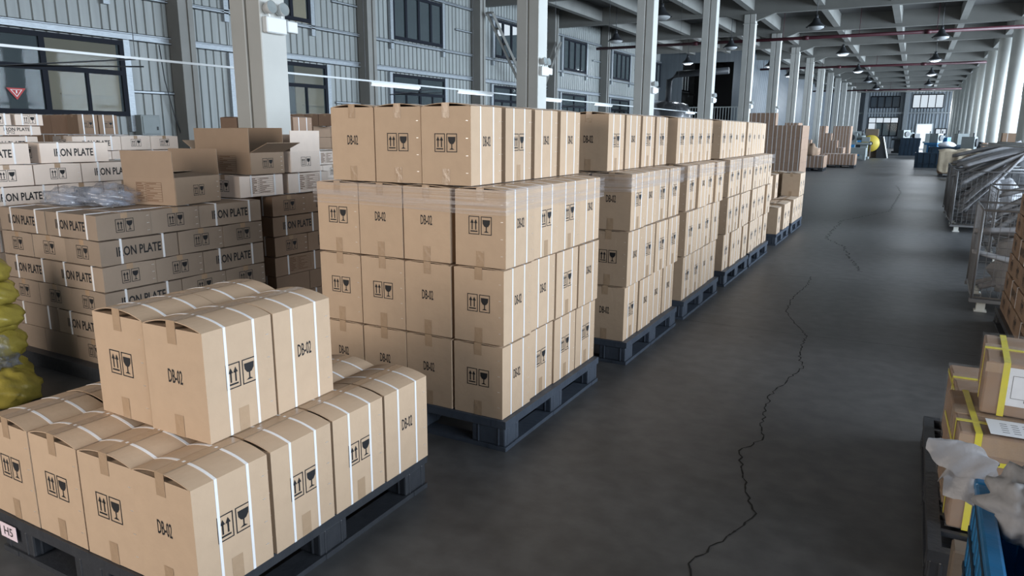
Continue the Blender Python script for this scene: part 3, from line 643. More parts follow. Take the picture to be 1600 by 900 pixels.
# ================================================================== DB-02 STACKS ON PALLETS
PW = 0.292; LH = 0.39; H0 = 0.166
A, K = 'arrows', 'code'
def place(i0, j0, x, y, z, fr, rt_, arch, label, group, **kw): return db_carton(x, y, z, fr, rt_, arch, label, group, **kw)
# --- nearest pallet
pallet(-2.93, 1.25, -1.79, 2.47, H0-0.002, 'scuffed black plastic pallet under the lowest, nearest group of cartons', 'pallets along the aisle', M_plast)
st = MB(M_pink, M_ink); st.box(-0.055, -0.0012, -0.03, 0.055, 0, 0.03); letter(st, 'H5', (0, -0.0018, 0), (1, 0, 0), (0, 0, 1), 0.06, 0.035, 1)
pal = [o for o in bpy.data.objects if o.name.startswith('pallet')][0]
o = st.build('sticker', pal, (-0.50, -0.6161, 0.10)); o['label'] = 'pale pink sticker with handwriting'
fr0 = [A, A, A, K]; rt0 = [A, A, A, K]
for i in range(4):
    for j in range(4):
        fr_ = fr0[i] if j == 0 else A; rt_ = rt0[j] if i == 3 else A
        pos = 'front row, %s from left' % ORD[i] if j == 0 else ('aisle side, %s from front' % ORD[j] if i == 3 else 'inner row %s, %s from left' % (ORD[j], ORD[i]))
        db_carton(-2.80+0.293*i+random.uniform(-.003, .003), 1.405+0.302*j, H0, fr_, rt_, 0.024, '%s in lower layer of nearest pallet, %s' % (what(fr_ if j == 0 else rt_), pos), 'cartons on the nearest pallet', D=0.290)
for (i, j, fr_, rt_) in ((0, 0, A, A), (1, 0, K, A), (0, 1, A, K), (1, 1, A, K)):
    db_carton(-2.41+0.305*i, 1.63+0.30*j-(0.01 if i else 0), H0+0.402, fr_, rt_, 0.026, '%s on top of nearest pallet, %s %s of four' % (what(fr_ if j == 0 else rt_), ['front', 'rear'][j], ['left', 'right'][i]), 'cartons on the nearest pallet', rz=rad(1.2 if i else -1.0), W=0.294, D=0.296, H=0.385)

def stack(y0, y1, x1, name, seed, fronts=None, rights=None, nj=4, top=(0.0, -1.715, 4, 0.31), ni=4, topmarks=None, film=True):
    rr = random.Random(seed); x0 = x1-1.19; pj = (y1-y0)/nj
    pallet(x0-0.0, y0-0.01, x1+0.02, y1, H0-0.002, 'black plastic pallet under the %s stack of cartons' % name, 'pallets along the aisle')
    D = min(0.32, pj-0.012); D = round(D, 2)
    for l in range(3):
        sh = rr.uniform(-0.012, 0.012)
        for i in range(ni):
            for j in range(nj):
                if j > 0 and i < ni-1: continue
                fr_ = fronts[l][i] if fronts else rr.choice([A, K]); rt_ = rights[l][j] if rights else rr.choice([A, A, K])
                pos = 'front row, %s from left' % ORD[i] if j == 0 else 'aisle side, %s from front' % ORD[j]
                jx = rr.uniform(-0.014, 0.012)+(0.012*l if i == ni-1 else 0)*0.5
                lean = rad(rr.uniform(-0.8, 0.8)) if (j and l == 1) else 0
                db_carton(x0+0.146+0.2955*i+jx*(1 if i == ni-1 else 0), y0+D/2+0.004+pj*j, H0+LH*l+0.0, fr_, rt_, 0.008 if l < 2 else 0.010,
                          '%s in %s layer of %s stack, %s' % (what(fr_ if j == 0 else rt_), LAY[l], name, pos), 'cartons of the %s stack' % name, rz=rad(rr.uniform(-0.7, 0.7)), D=D)
    ty, tx, nt, tp = top; nti = 3
    for i in range(nti):
        for j in range(nt):
            if j > 0 and i < nti-1: continue
            fr_ = topmarks[0][i] if topmarks else rr.choice([A, K]); rt_ = topmarks[1][j] if topmarks else rr.choice([A, A, K])
            pos = 'front row, %s from left' % ORD[i] if j == 0 else 'aisle side, %s from front' % ORD[j]
            db_carton(tx-0.146-0.294*(nti-1-i), ty+0.15+tp*j, H0+LH*3+0.003, fr_, rt_, 0.016, '%s in top layer of %s stack, %s' % (what(fr_ if j == 0 else rt_), name, pos), 'cartons of the %s stack' % name, rz=rad(rr.uniform(-1.1, 1.1)), D=0.30)
    if film:                                               # stretch film pulled round the third layer
        fm = MB(M_film); e = 0.012; xa, xb, ya, yb = x0-e, x1+e+0.006, y0-e, y1+e; z0_, z1_ = H0+LH*3-0.125, H0+LH*3-0.008; n = 26
        per = [(xa+(xb-xa)*t/n, ya) for t in range(n)]+[(xb, ya+(yb-ya)*t/n) for t in range(n)]+[(xb-(xb-xa)*t/n, yb) for t in range(n)]+[(xa, yb-(yb-ya)*t/n) for t in range(n)]
        rows = 7; m = len(per); base = []
        for q in range(rows+1):
            for k, (x, y) in enumerate(per):
                cx, cy = (xa+xb)/2, (ya+yb)/2; s_ = 1+0.0022*math.sin(q*2.4+k*0.31)+0.0015*rr.uniform(-1, 1)
                base.append((cx+(x-cx)*s_, cy+(y-cy)*s_, z0_+(z1_-z0_)*q/rows+0.006*math.sin(k*0.23+q)))
        fm.v = base
        for q in range(rows):
            for k in range(m): a = q*m+k; b_ = q*m+(k+1) % m; fm.f.append((a, b_, b_+m, a+m)); fm.mi.append(0); fm.sm.append(True)
        tag(fm.build('stretch_film'), 'band of clear stretch film around the third layer of the %s stack' % name, 'stretch film', 'stretch film bands')
stack(2.97, 4.20, -1.675, 'tallest front', 3,
      fronts=[[K, K, K, A], [A, A, K, A], [A, K, K, A]], rights=[[K, A, A, A], [K, K, A, K], [K, A, A, K]], top=(2.975, -1.86, 4, 0.335), topmarks=([K, A, A], [K, A, K, K]))
stack(4.60, 5.82, -1.625, 'third', 5, fronts=[[K, K, K, K], [A, K, A, A], [K, A, K, K]], rights=[[A, K, K, K], [K, A, A, A], [A, K, A, A]], top=(4.62, -1.80, 4, 0.345), topmarks=([A, A, K], [A, K, A, A]))
stack(6.03, 7.28, -1.62, 'fourth', 8, top=(6.06, -1.745, 4, 0.30))
stack(7.60, 8.82, -1.62, 'fifth', 12, top=(7.52, -1.72, 4, 0.31))
stack(8.92, 10.17, -1.62, 'sixth', 15, top=(8.85, -1.72, 4, 0.30))

# --- low part pallets after the sixth stack
def low(y0, y1, name, cells, x1=-1.60):
    pallet(x1-1.15, y0, x1, y1, H0-0.002, 'black plastic pallet under the %s low group of cartons' % name, 'pallets along the aisle')
    for n_, (i, j, nl, rz) in enumerate(cells):
        for l in range(nl):
            db_carton(x1-0.15-0.30*i, y0+0.16+0.305*j, H0+LH*l, 'none', A, 0.012 if l == nl-1 else 0.006,
                      'kraft carton on %s low pallet, level %s of %s pile from aisle corner' % (name, ['one', 'two', 'three'][l], ORD[n_]), 'cartons on the low pallets')
low(10.85, 12.05, 'nearer', [(0, 0, 1, 0), (1, 2, 1, 0), (0, 2, 1, 0), (0, 3, 1, 0), (1, 3, 2, 0), (2, 2, 2, 0), (2, 0, 1, 0), (3, 1, 1, 0)])
low(12.35, 13.6, 'farther', [(0, 0, 1, 0), (0, 1, 1, 0), (0, 2, 2, 0), (1, 0, 2, 0), (1, 3, 2, 0), (0, 3, 2, 0)])

# ================================================================== IRON PLATE CARTONS
IL, IWD, IH = 0.548, 0.366, 0.160
def ip_meshes(longm, endm, kr, L_=IL, W_=IWD, H_=IH, straps=True):
    key = ('ip', longm, endm, kr.name, L_, W_, H_)
    if key in CACHE: return CACHE[key]
    b = MB(kr, M_ink, M_staple, M_inkbr)
    l2, w2 = L_/2, W_/2; n = 6
    b.box(-l2, -w2, 0, l2, w2, H_-0.006)
    for k in range(n):
        ya = -w2+W_*k/n; yb = -w2+W_*(k+1)/n; az = lambda y: H_-0.006+0.006*(1-abs(y/w2)**1.5)
        b.face([(-l2, ya, az(ya)), (l2, ya, az(ya)), (l2, yb, az(yb)), (-l2, yb, az(yb))], 0, True)
        for x in (-l2, l2): b.face([(x, ya, H_-0.006), (x, yb, H_-0.006), (x, yb, az(yb)), (x, ya, az(ya))])
    for fc in ('front', 'back'): mark(b, fc, L_, W_, H_, longm) if longm else None
    for fc in ('left', 'right'): mark(b, fc, L_, W_, H_, endm) if endm else None
    for k in range(3):
        z = H_*(0.2+0.3*k); b.box(l2-0.0005, w2-0.03, z-0.0015, l2+0.001, w2-0.012, z+0.0015, 2)
    body = b.mesh('carton'); ss = []
    for xs in (-L_*0.245, L_*0.30):
        s = MB(M_strap); t = 0.0015; sw = 0.0075
        s.box(xs-sw, -w2-t, 0.0, xs+sw, -w2+0.001, H_+0.001); s.box(xs-sw, w2-0.001, 0.0, xs+sw, w2+t, H_+0.001); s.box(xs-sw, -w2, H_-0.002, xs+sw, w2, H_+0.0015)
        ss.append(s.mesh('strap'))
    t = MB(M_tape); tw = 0.022
    t.box(-l2-0.001, -tw, H_-0.001, l2+0.001, tw, H_+0.001); t.box(-l2-0.001, -tw, H_-0.035, -l2, tw, H_); t.box(l2, -tw, H_-0.035, l2+0.001, tw, H_)
    CACHE[key] = (body, ss, t.mesh('packing_tape')); return CACHE[key]
MASS = {}
def ip(x, y, z, rot, label, group, longm='name', kr=None, endm='arrows_small', dims=(IL, IWD, IH), jit=0.7, mass=False):
    if mass:                                                # far or buried cartons beyond the first few hundred: one body of stuff
        kr = kr or M_kraft2; mb = MASS.setdefault(0, MB(M_kraft2, M_kraftold, M_kraftdark, M_strap, M_kraftmid)); k = {M_kraft2: 0, M_kraftold: 1, M_kraftdark: 2, M_kraftmid: 4}[kr]; L_, W_, H_ = dims
        T = Matrix.Translation((x, y, z)) @ Matrix.Rotation((PI/2 if rot else 0)+rad(random.uniform(-jit, jit)), 4, 'Z')
        mb.box(-L_/2, -W_/2, 0, L_/2, W_/2, H_, k, T)
        for xs in (-L_*0.245, L_*0.30): mb.box(xs-0.0075, -W_/2-0.002, 0, xs+0.0075, W_/2+0.002, H_+0.0018, 3, T)
        return
    body, ss, tp = ip_meshes(longm, endm, kr or M_kraft2, *dims)
    o = put('carton', body, None, (x, y, z), (PI/2 if rot else 0)+rad(random.uniform(-jit, jit))); tag(o, label, 'carton', group)
    for s in ss: put('strap', s, o)
    put('packing_tape', tp, o); return o
def brick(x0, y0, x1, z0, layers, name, phase=0, kr=None, longs=('name',), skip=lambda l, q: False, hide=0):
    """pinwheel-laid pile: layer even = two rows lengthwise + one row of three endwise behind, odd = reversed"""
    for l in range(layers):
        z = z0+(IH+0.004)*l; cells = []
        if (l+phase) % 2 == 0:
            for r_ in range(2):
                for i in range(2): cells.append((x0+IL/2+i*(IL+0.006), y0+IWD/2+r_*(IWD+0.005), 0))
            for i in range(3): cells.append((x0+IWD/2+i*(IWD+0.002), y0+2*(IWD+0.005)+IL/2, 1))
        else:
            for i in range(3): cells.append((x0+IWD/2+i*(IWD+0.002), y0+IL/2, 1))
            for r_ in range(2):
                for i in range(2): cells.append((x0+IL/2+i*(IL+0.006), y0+IL+0.006+IWD/2+r_*(IWD+0.005), 0))
        for q, (x, y, rt_) in enumerate(cells):
            vis = (y-y0 < 0.30) or (x1-x < 0.30) or (l == layers-1)
            if not vis or skip(l, q): continue
            if (l < 2 and x1-x > 0.30) or l < hide: 
                ip(x, y, z, rt_, '', '', kr=kr, mass=True); continue
            row = 'front row' if y-y0 < 0.30 else ('middle' if y-y0 < 0.75 else 'rear row'); col = ['left end', 'centre', 'right end'][min(2, max(0, int((x-x0)/((x1-x0)/3))))]
            nm = random.Random(l*7+q).choice(longs)
            ip(x, y, z, rt_, 'strapped carton, layer %s of %s pile, %s, %s' % (['one', 'two', 'three', 'four', 'five', 'six', 'seven', 'eight', 'nine', 'ten'][l], name, row, col), 'cartons of the %s pile' % name, longm=nm, kr=kr)
def flat_pallet(x0, y0, x1, y1, h, label):
    r = empty('pallet', ((x0+x1)/2, (y0+y1)/2, 0), 0, label, 'pallet', 'pallets under the iron plate piles'); w2, d2 = (x1-x0)/2, (y1-y0)/2
    d = MB(M_plast); d.box(-w2, -d2, h-0.03, w2, d2, h); d.build('deck', r)
    for i in (-1, 0, 1):
        f_ = MB(M_plast); f_.box(-w2, i*(d2-0.06)-0.05, 0, w2, i*(d2-0.06)+0.05, h-0.03); f_.build('runner', r)
flat_pallet(-5.55, 2.55, -4.28, 3.98, 0.10, 'low dark pallet under the front iron plate pile')
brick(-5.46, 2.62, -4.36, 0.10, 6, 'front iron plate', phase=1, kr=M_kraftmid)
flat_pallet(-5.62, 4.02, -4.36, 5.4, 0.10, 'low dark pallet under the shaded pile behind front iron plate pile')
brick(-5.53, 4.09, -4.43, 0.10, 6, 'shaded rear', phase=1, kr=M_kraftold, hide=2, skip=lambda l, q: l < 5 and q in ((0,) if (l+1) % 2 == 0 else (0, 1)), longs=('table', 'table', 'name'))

# pale pile standing in the light behind: single aisle-facing column of cartons per layer
def face_row(x, y0, z, kinds, name, layer, kr=None, longm='name', mass=False):
    y = y0
    for q, kd in enumerate(kinds):
        if kd == 'L': ip(x-IWD/2, y+IL/2, z, 1, 'long-side-out strapped carton, level %s of %s pile, %s from left' % (layer, name, ORD[q]), 'cartons of the %s pile' % name, longm=longm, kr=kr, mass=mass); y += IL+0.008
        elif kd == 'S': ip(x-IL/2, y+IWD/2, z, 0, 'end-out arrow-marked carton, level %s of %s pile, %s from left' % (layer, name, ORD[q]), 'cartons of the %s pile' % name, longm=longm, kr=kr, mass=mass); y += IWD+0.008
        else: y += kd
NUM = ['one', 'two', 'three', 'four', 'five', 'six', 'seven', 'eight', 'nine', 'ten']
flat_pallet(-7.2, 2.2, -5.95, 5.0, 0.02, 'low dark pallet under the sunlit left pile')
rowsC = {8: (2.60, ['L', 0.075, 'L']), 7: (2.78, ['S', 'S', 'L', 'S']), 6: (2.78, ['L', 'S', 'S', 'S']), 5: (2.42, ['S', 'L', 'S', 'L']), 4: (2.42, ['L', 'S', 'S', 'L']), 3: (2.42, ['S', 'L', 'S', 'L']), 2: (2.42, ['L', 'S', 'S', 'L']), 1: (2.42, ['S', 'L', 'S', 'L']), 0: (2.42, ['L', 'S', 'S', 'L'])}
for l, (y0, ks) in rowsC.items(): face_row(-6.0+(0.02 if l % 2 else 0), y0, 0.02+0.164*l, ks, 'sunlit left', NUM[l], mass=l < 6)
flat_pallet(-9.2, 3.6, -7.95, 6.2, 0.05, 'low dark pallet under the far left pile by the window')
rowsD = {8: (3.75, ['L', 0.35, 'L', 'S', 'S']), 7: (3.60, ['L', 'L', 'S', 'S', 'L']), 6: (3.7, ['S', 'L', 'S', 'S', 'L']), 5: (3.7, ['L', 'S', 'S', 'L', 'S']), 4: (3.7, ['S', 'L', 'S', 'S', 'L']), 3: (3.7, ['L', 'S', 'S', 'L', 'S']), 2: (3.7, ['S', 'L', 'S', 'S', 'L']), 1: (3.7, ['L', 'S', 'S', 'L', 'S']), 0: (3.7, ['S', 'L', 'S', 'S', 'L'])}
for l, (y0, ks) in rowsD.items(): face_row(-8.0, y0, 0.05+0.164*l, ks, 'far left', NUM[l], mass=l < 7)
# two small marked cartons and one with a name on top of the far left pile
for q, (y, z, lm, nm) in enumerate([(3.95, 1.63, 'arrows_small', 'left of the two'), (4.26, 1.63, 'arrows_small', 'right of the two')]):
    ip(-8.16, y, z, 1, 'small arrow-marked carton on top of far left pile, %s' % nm, 'small cartons on the far left pile', longm='arrows_small', dims=(0.27, 0.24, 0.115), endm=None)
ip(-8.16, 4.13, 1.532, 1, 'flat carton printed with small lettering below two small cartons, far left', 'small cartons on the far left pile', longm='name_small', dims=(0.46, 0.24, 0.093), endm=None)
# brown upright cartons lined up by the window
flat_pallet(-11.2, 5.4, -9.4, 6.4, 0.05, 'low dark pallet under the upright brown cartons by the window')
for l in range(9):
    for q in range(6): ip(-9.68-0.56*(q//2), 5.68+0.38*(q % 2), 0.05+0.164*l, 0, 'shaded carton under upright brown cartons by window, level %s, %s' % (NUM[l], ['near', 'far'][q % 2]), 'cartons under the upright brown ones', kr=M_kraftold, mass=True)
for q in range(6):
    ip(-10.95+0.225*q if q < 5 else -9.85, 5.78, 1.53, 1, 'dark brown upright carton with white straps before the window, %s from left' % ORD[q], 'upright brown cartons by the window', longm=None, endm=None, kr=M_kraftdark, dims=(0.24, 0.215, 0.25))
for q in range(2):
    ip(-9.52, 5.70+0.27*q, 1.53, 1, 'upright brown carton with pale printed face by the window, %s of two' % ['left', 'right'][q], 'upright brown cartons by the window', longm='arrows_small', endm=None, kr=M_kraftold, dims=(0.255, 0.24, 0.25))

# ---- open cartons on top of the piles
def panel(mb, o, u, v, a, b, t=0.004, mi=0):
    """thin board with corner o, edges u*a, v*b and thickness t along u x v"""
    o, u, v = Vector(o), Vector(u).normalized(), Vector(v).normalized(); n_ = u.cross(v)*t
    P = [o, o+u*a, o+u*a+v*b, o+v*b]; Q = [p+n_ for p in P]
    mb.face(P[::-1], mi); mb.face(Q, mi)
    for k in range(4): mb.face([P[k], P[(k+1) % 4], Q[(k+1) % 4], Q[k]], mi)
def open_carton(x, y, z, rz, W, D, H, flaps, label, front, right, kr=M_kraft3):
    """corner nearest the aisle at (x, y); W runs to -x, D to +y. flaps: side -> (length, angle from closed 0 .. upright 90 .. out 180)"""
    r = empty('open_carton', (x, y, z), rz, label, 'carton', 'open cartons on the piles')
    b = MB(kr, M_ink, M_staple, M_inkbr)
    panel(b, (-W, 0, 0), (1, 0, 0), (0, 0, 1), W, H); panel(b, (0, D, 0), (-1, 0, 0), (0, 0, 1), W, H)
    panel(b, (0, 0, 0), (0, 1, 0), (0, 0, 1), D, H); panel(b, (-W, D, 0), (0, -1, 0), (0, 0, 1), D, H)
    panel(b, (-W, 0, 0.004), (1, 0, 0), (0, 1, 0), W, D)
    fo = Vector((-W/2, -0.0052+0.0042*0, H*0.48)); ro = Vector((0.0052, D/2, H*0.5))
    if front == 'table': table_print(b, fo, Vector((1, 0, 0)), Z, W*0.5, H*0.72, 3)
    if right == 'arrows': arrows(b, ro, Vector((0, 1, 0)), Z, 0.075, 1)
    for k in range(4): b.box(0.0045, D-0.035, H*(0.15+0.2*k), 0.0058, D-0.02, H*(0.15+0.2*k)+0.003, 2)
    b.build('carton_body', r)
    for side, (ln, ang) in flaps.items():
        a = rad(ang); f_ = MB(kr); c_, s_ = math.cos(a), math.sin(a)
        if side == 'front': panel(f_, (-W, 0, H), (1, 0, 0), (0, c_, s_), W, ln)
        if side == 'back': panel(f_, (0, D, H), (-1, 0, 0), (0, -c_, s_), W, ln)
        if side == 'right': panel(f_, (0, 0, H), (0, 1, 0), (-c_, 0, s_), D, ln)
        if side == 'left': panel(f_, (-W, D, H), (0, -1, 0), (c_, 0, s_), D, ln)
        f_.build('flap', r)
    return r
open_carton(-4.395, 3.215, 1.086, rad(12), 0.43, 0.45, 0.185, {'front': (0.185, 92), 'back': (0.19, 88), 'right': (0.2, 4), 'left': (0.2, 8)},
            'open carton with two raised flaps standing on the front iron plate pile', 'table', 'arrows')
for q, (yy, nm) in enumerate([(4.045, 'left'), (4.56, 'right')]):
    ip(-4.465-0.19, yy, 1.088, 1, 'bright carton with printed table and two straps below open cartons, %s' % nm, 'table-printed cartons under the open cartons', longm='table', endm='arrows_small', dims=(0.44 if q == 0 else 0.47, 0.36, 0.168), kr=M_kraft2)
open_carton(-4.42, 3.90, 1.262, rad(1), 0.60, 0.34, 0.168, {'front': (0.18, 90), 'back': (0.185, 90), 'right': (0.20, 158), 'left': (0.17, 150)},
            'open carton with raised front flap and one flap hanging towards the aisle', 'table', 'arrows')
open_carton(-4.41, 4.30, 1.262, rad(0), 0.42, 0.33, 0.168, {'right': (0.165, 92), 'back': (0.15, 60)},
            'small open carton with one upright flap beside the wide open carton', None, 'arrows', kr=M_kraft2)
# pile behind the tallest front stack
flat_pallet(-7.4, 5.9, -6.1, 7.6, 0.05, 'low dark pallet behind the tallest front stack of cartons')
for l in range(8):
    face_row(-6.15, 5.95, 0.05+0.164*l, ['S', 'L', 'S'] if l % 2 else ['L', 'S', 'S'], 'half-hidden middle', NUM[l], longm='table', mass=l < 6)
for q in range(4):
    db_carton(-7.36+0.31*q, 6.35, 1.365, 'none', 'none', 0.01, 'dark brown carton on half-hidden middle pile, %s from left' % ORD[q], 'brown cartons on the half-hidden pile', kr=M_kraftdark, rz=0, parts=False)
for q in range(5):
    ip(-8.8+0.265*q, 8.4, 1.66, 1, 'dark upright strapped carton against the left wall windows, %s from left' % ORD[q], 'dark upright cartons at the back', longm=None, endm=None, kr=M_kraftdark, dims=(0.24, 0.25, 0.18))
for l in range(10): face_row(-8.45, 8.2, 0.02+0.164*l, ['S', 'L'], 'back wall', NUM[l], kr=M_kraftold, mass=True); face_row(-7.9, 8.2, 0.02+0.164*l, ['S', 'L'], 'back wall', NUM[l], kr=M_kraftold, mass=True)

# clear plastic bags on the front iron plate pile
def lump(name, c, size, m, seed, nn=34, rough=0.35, sharp=1.0, floor=True):
    rr = random.Random(seed); b = MB(m); ph = [(rr.uniform(2, 7), rr.uniform(2, 7), rr.uniform(0, 6), rr.uniform(0.3, 1)) for _ in range(7)]
    R_, S_ = nn, nn//2; pts = []
    for i in range(S_+1):
        th = PI*i/S_
        for j in range(R_):
            p = 2*PI*j/R_; d = Vector((math.sin(th)*math.cos(p), math.sin(th)*math.sin(p), math.cos(th)))
            s_ = 1+rough*sum(a[3]*abs(math.sin(a[0]*d.x+a[2])*math.cos(a[1]*d.y+a[0]*d.z))-0.3*a[3] for a in ph)/3*sharp
            v = Vector((d.x*size[0], d.y*size[1], d.z*size[2]))*s_
            if floor and v.z < -size[2]*0.55: v.z = -size[2]*0.55
            pts.append((v.x, v.y, v.z+size[2]*0.55))
    b.v = pts
    for i in range(S_):
        for j in range(R_): a = i*R_+j; c_ = i*R_+(j+1) % R_; b.f.append((a, a+R_, c_+R_, c_)); b.mi.append(0); b.sm.append(True)
    return b.build(name, None, c)
for q, (x, y, sx, sy, sz, nm) in enumerate([(-5.12, 2.92, 0.17, 0.15, 0.075, 'left'), (-4.86, 3.02, 0.20, 0.16, 0.085, 'middle'), (-4.80, 3.42, 0.17, 0.14, 0.055, 'right')]):
    tag(lump('plastic_bag', (x, y, 1.088), (sx, sy, sz), M_poly, 21+q, 40, 0.55), 'crumpled clear plastic bag on the front iron plate pile, %s' % nm, 'plastic bag', 'crumpled plastic bags')

# ---- yellow bags in film with white straps at the left edge
fb = [(-4.88, 2.16, 0.02, .26, .2, .13), (-4.60, 2.10, 0.0, .17, .17, .12), (-4.90, 2.18, 0.22, .24, .18, .13), (-4.76, 2.16, 0.26, .15, .15, .10), (-4.86, 2.18, 0.40, .2, .16, .11), (-4.74, 2.17, 0.44, .13, .14, .08), (-4.88, 2.18, 0.55, .19, .16, .10), (-4.76, 2.17, 0.57, .12, .13, .08), (-4.84, 2.18, 0.70, .15, .13, .09)]
NB = ['lowest left', 'lowest right', 'second tier left', 'second tier right', 'third tier left', 'third tier right', 'fourth tier left', 'fourth tier right', 'topmost']
for q, (x, y, z, sx, sy, sz) in enumerate(fb):
    o = lump('yellow_bag', (x, y, z), (sx, sy, sz), M_yelsack, 40+q, 32, 0.35); tag(o, 'bulging yellow bag in the heap at left edge, %s' % NB[q], 'bag', 'yellow bags at the left edge')
b = MB(M_strap); rr = random.Random(5)
for k in range(9):
    o_ = rr.uniform(-0.02, 0.02); P = []
    for t in [i/14 for i in range(15)]:
        P.append((-4.86+0.27*math.sin(t*PI*0.55)+o_*(1-t)+rr.uniform(-.003, .003), 2.02+o_*0.6, 0.93-0.05*t-0.60*t*t+0.02*math.sin(k)))
    b.tube(P, 0.0065, 6)
tag(b.build('strap_bundle'), 'bundle of loose white straps arching over the yellow bags', 'straps')
b = lump('film_scrap', (-4.70, 2.1, 0.20), (0.12, 0.10, 0.10), M_poly, 77, 36, 1.0); tag(b, 'torn clear film hanging between the yellow bags', 'plastic film')

# ================================================================== DISTANT STACKS, LEFT OF THE AISLE
def far_stack(name, x1, y, nx, layers, kr=M_kraftdark, ny=3, W=0.30, D=0.45, H=0.375, z0=0.15, cut=0):
    pallet(x1-nx*(W+0.006), y-0.02, x1, y+D*ny, z0-0.002, 'black pallet under the %s far stack' % name, 'pallets under the far stacks', M_plast)
    for l in range(layers):
        for j in range(ny):
            for i in range(nx):
                if j and i and l < layers-1: continue
                if i < cut*max(0, l-1): continue
                ip(x1-W/2-(W+0.006)*i, y+D/2+(D+0.006)*j, z0+(H+0.004)*l, 0, '', '', longm=None, endm=None, kr=kr, dims=(W, D, H), jit=0.3, mass=True)
far_stack('tall brown', -3.45, 27.3, 6, 4, H=0.425, ny=4)
for q in range(3): ip(-3.45-0.15-0.306*(q+3), 27.52, 0.15+0.429*4, 0, 'brown far carton, extra level on the tall brown stack, %s from right' % ORD[q], 'cartons of the far stacks', longm=None, endm=None, kr=M_kraftdark, dims=(0.30, 0.45, 0.425), jit=0.3, mass=True)
far_stack('low strapped', -3.3, 33.6, 4, 1, H=0.5)
far_stack('step-back', -3.9, 36.5, 5, 5, H=0.38, z0=0.15, cut=1)
far_stack('aisle-side low', -2.35, 37.6, 5, 1, H=0.5, W=0.28, z0=0.14)
far_stack('farthest tall', -3.15, 41.0, 4, 5, H=0.36, z0=0.15, cut=1)
far_stack('hindmost', -3.2, 45.5, 3, 4, H=0.46, z0=0.15)
tag(lump('film_heap', (-3.9, 33.75, 0.652), (0.32, 0.18, 0.32), M_kraftold, 170, 24, 0.5), 'brown wrapped bundle behind the low strapped cartons', 'bundle')


# ================================================================== RIGHT SIDE
# black slatted pallet with strapped boxes
pallet(0.20, 2.74, 1.34, 4.16, 0.148, 'black grid pallet under the yellow-strapped boxes at right', 'pallets on the right', M_plast)
def taped_box(x, y, z, W, D, H, rz, label, straps, paper=None):
    r = empty('strapped_box', (x, y, z), rz, label, 'box', 'yellow-strapped boxes')
    b = MB(M_kraftold); b.box(0, 0, 0, W, D, H); bevel(b.build('carton_body', r), 0.008, 2)
    t = MB(M_tape); t.box(-0.0015, D*0.4, 0.0, -0.0002, D*0.62, H); t.box(0.0, D*0.4, H+0.0002, W, D*0.62, H+0.0015); t.box(0, -0.0013, H*0.8, W, -0.0002, H*0.98); t.build('packing_tape', r)
    for kd, p in straps:
        s = MB(M_yel); w_ = 0.011; e = 0.003
        if kd == 'x': s.box(p-w_, -e, -0.001, p+w_, -0.0005, H+e); s.box(p-w_, -e, H+0.0018, p+w_, D+e, H+e+0.001); s.box(p-w_, D, 0, p+w_, D+e, H+e)
        if kd == 'y': s.box(-e, p-w_, 0, -0.0018, p+w_, H+e); s.box(-e, p-w_, H+0.002, W+e, p+w_, H+e+0.0015); s.box(W, p-w_, 0, W+e, p+w_, H+e)
        if kd == 'z': s.box(-e, -e, p-w_*0.8, W+e, -0.0018, p+w_*0.8); s.box(-e, -e, p-w_*0.8, -0.0018, D+e, p+w_*0.8)
        s.build('strap', r)
    if paper:
        x0, z0_, x1, z1_ = paper; P = MB(M_paper, M_ink); P.box(x0, -0.0028, z0_, x1, -0.0021, z1_, 0)
        frame(P, (0, -0.0032, 0), (1, 0, 0), (0, 0, 1), x0+0.03, z0_+0.03, x1-0.03, z1_-0.03, 0.0015, 1)
        for k, tx in enumerate(('ITEM NO', 'QTY', 'C / NO', 'MADE IN')): letter(P, tx, (x0+0.105, -0.0032, z1_-0.060-0.022*k), (1, 0, 0), (0, 0, 1), 0.012*len(tx)*0.75, 0.011, 1)
        P.build('paper_label', r)
    fm = MB(M_wrap); fm.box(-0.006, -0.006, 0.004, W+0.006, D+0.006, H+0.008); fm.build('clear_wrap', r)
    return r
taped_box(0.29, 3.62, 0.150, 0.62, 0.42, 0.33, rad(2), 'brown box with yellow straps behind and left of the labelled box', [('y', 0.2), ('x', 0.30), ('z', 0.30)])
taped_box(0.262, 2.95, 0.150, 0.62, 0.50, 0.385, rad(2), 'brown box with yellow straps beneath the labelled box, nearest corner of pallet', [('y', 0.12), ('x', 0.06), ('z', 0.28)], None)
taped_box(0.335, 3.18, 0.543, 0.58, 0.44, 0.21, rad(-3), 'topmost brown box with white paper label and yellow strap', [('x', 0.066), ('y', 0.2)], (0.06, 0.045, 0.34, 0.195))
o = MB(M_paper, M_ink); o.box(0, 0, 0, 0.40, 0.16, 0.001)
for k in range(5):
    for q in range(9): o.box(0.04+q*0.035, 0.03+k*0.022, 0.0011, 0.062+q*0.035, 0.034+k*0.022, 0.0014, 1)
tag(o.build('packing_note', None, (0.355, 2.945, 0.547), rad(2)), 'white printed sheet lying on the lower strapped box', 'paper')
# wood offcut under the pallet edge
o = MB(M_wood); o.box(0, 0, 0, 0.10, 0.09, 0.24); tag(bevel(o.build('wood_block', None, (0.262, 2.60, 0)), 0.006), 'dusty wooden block on the floor beside the black grid pallet', 'wood block')

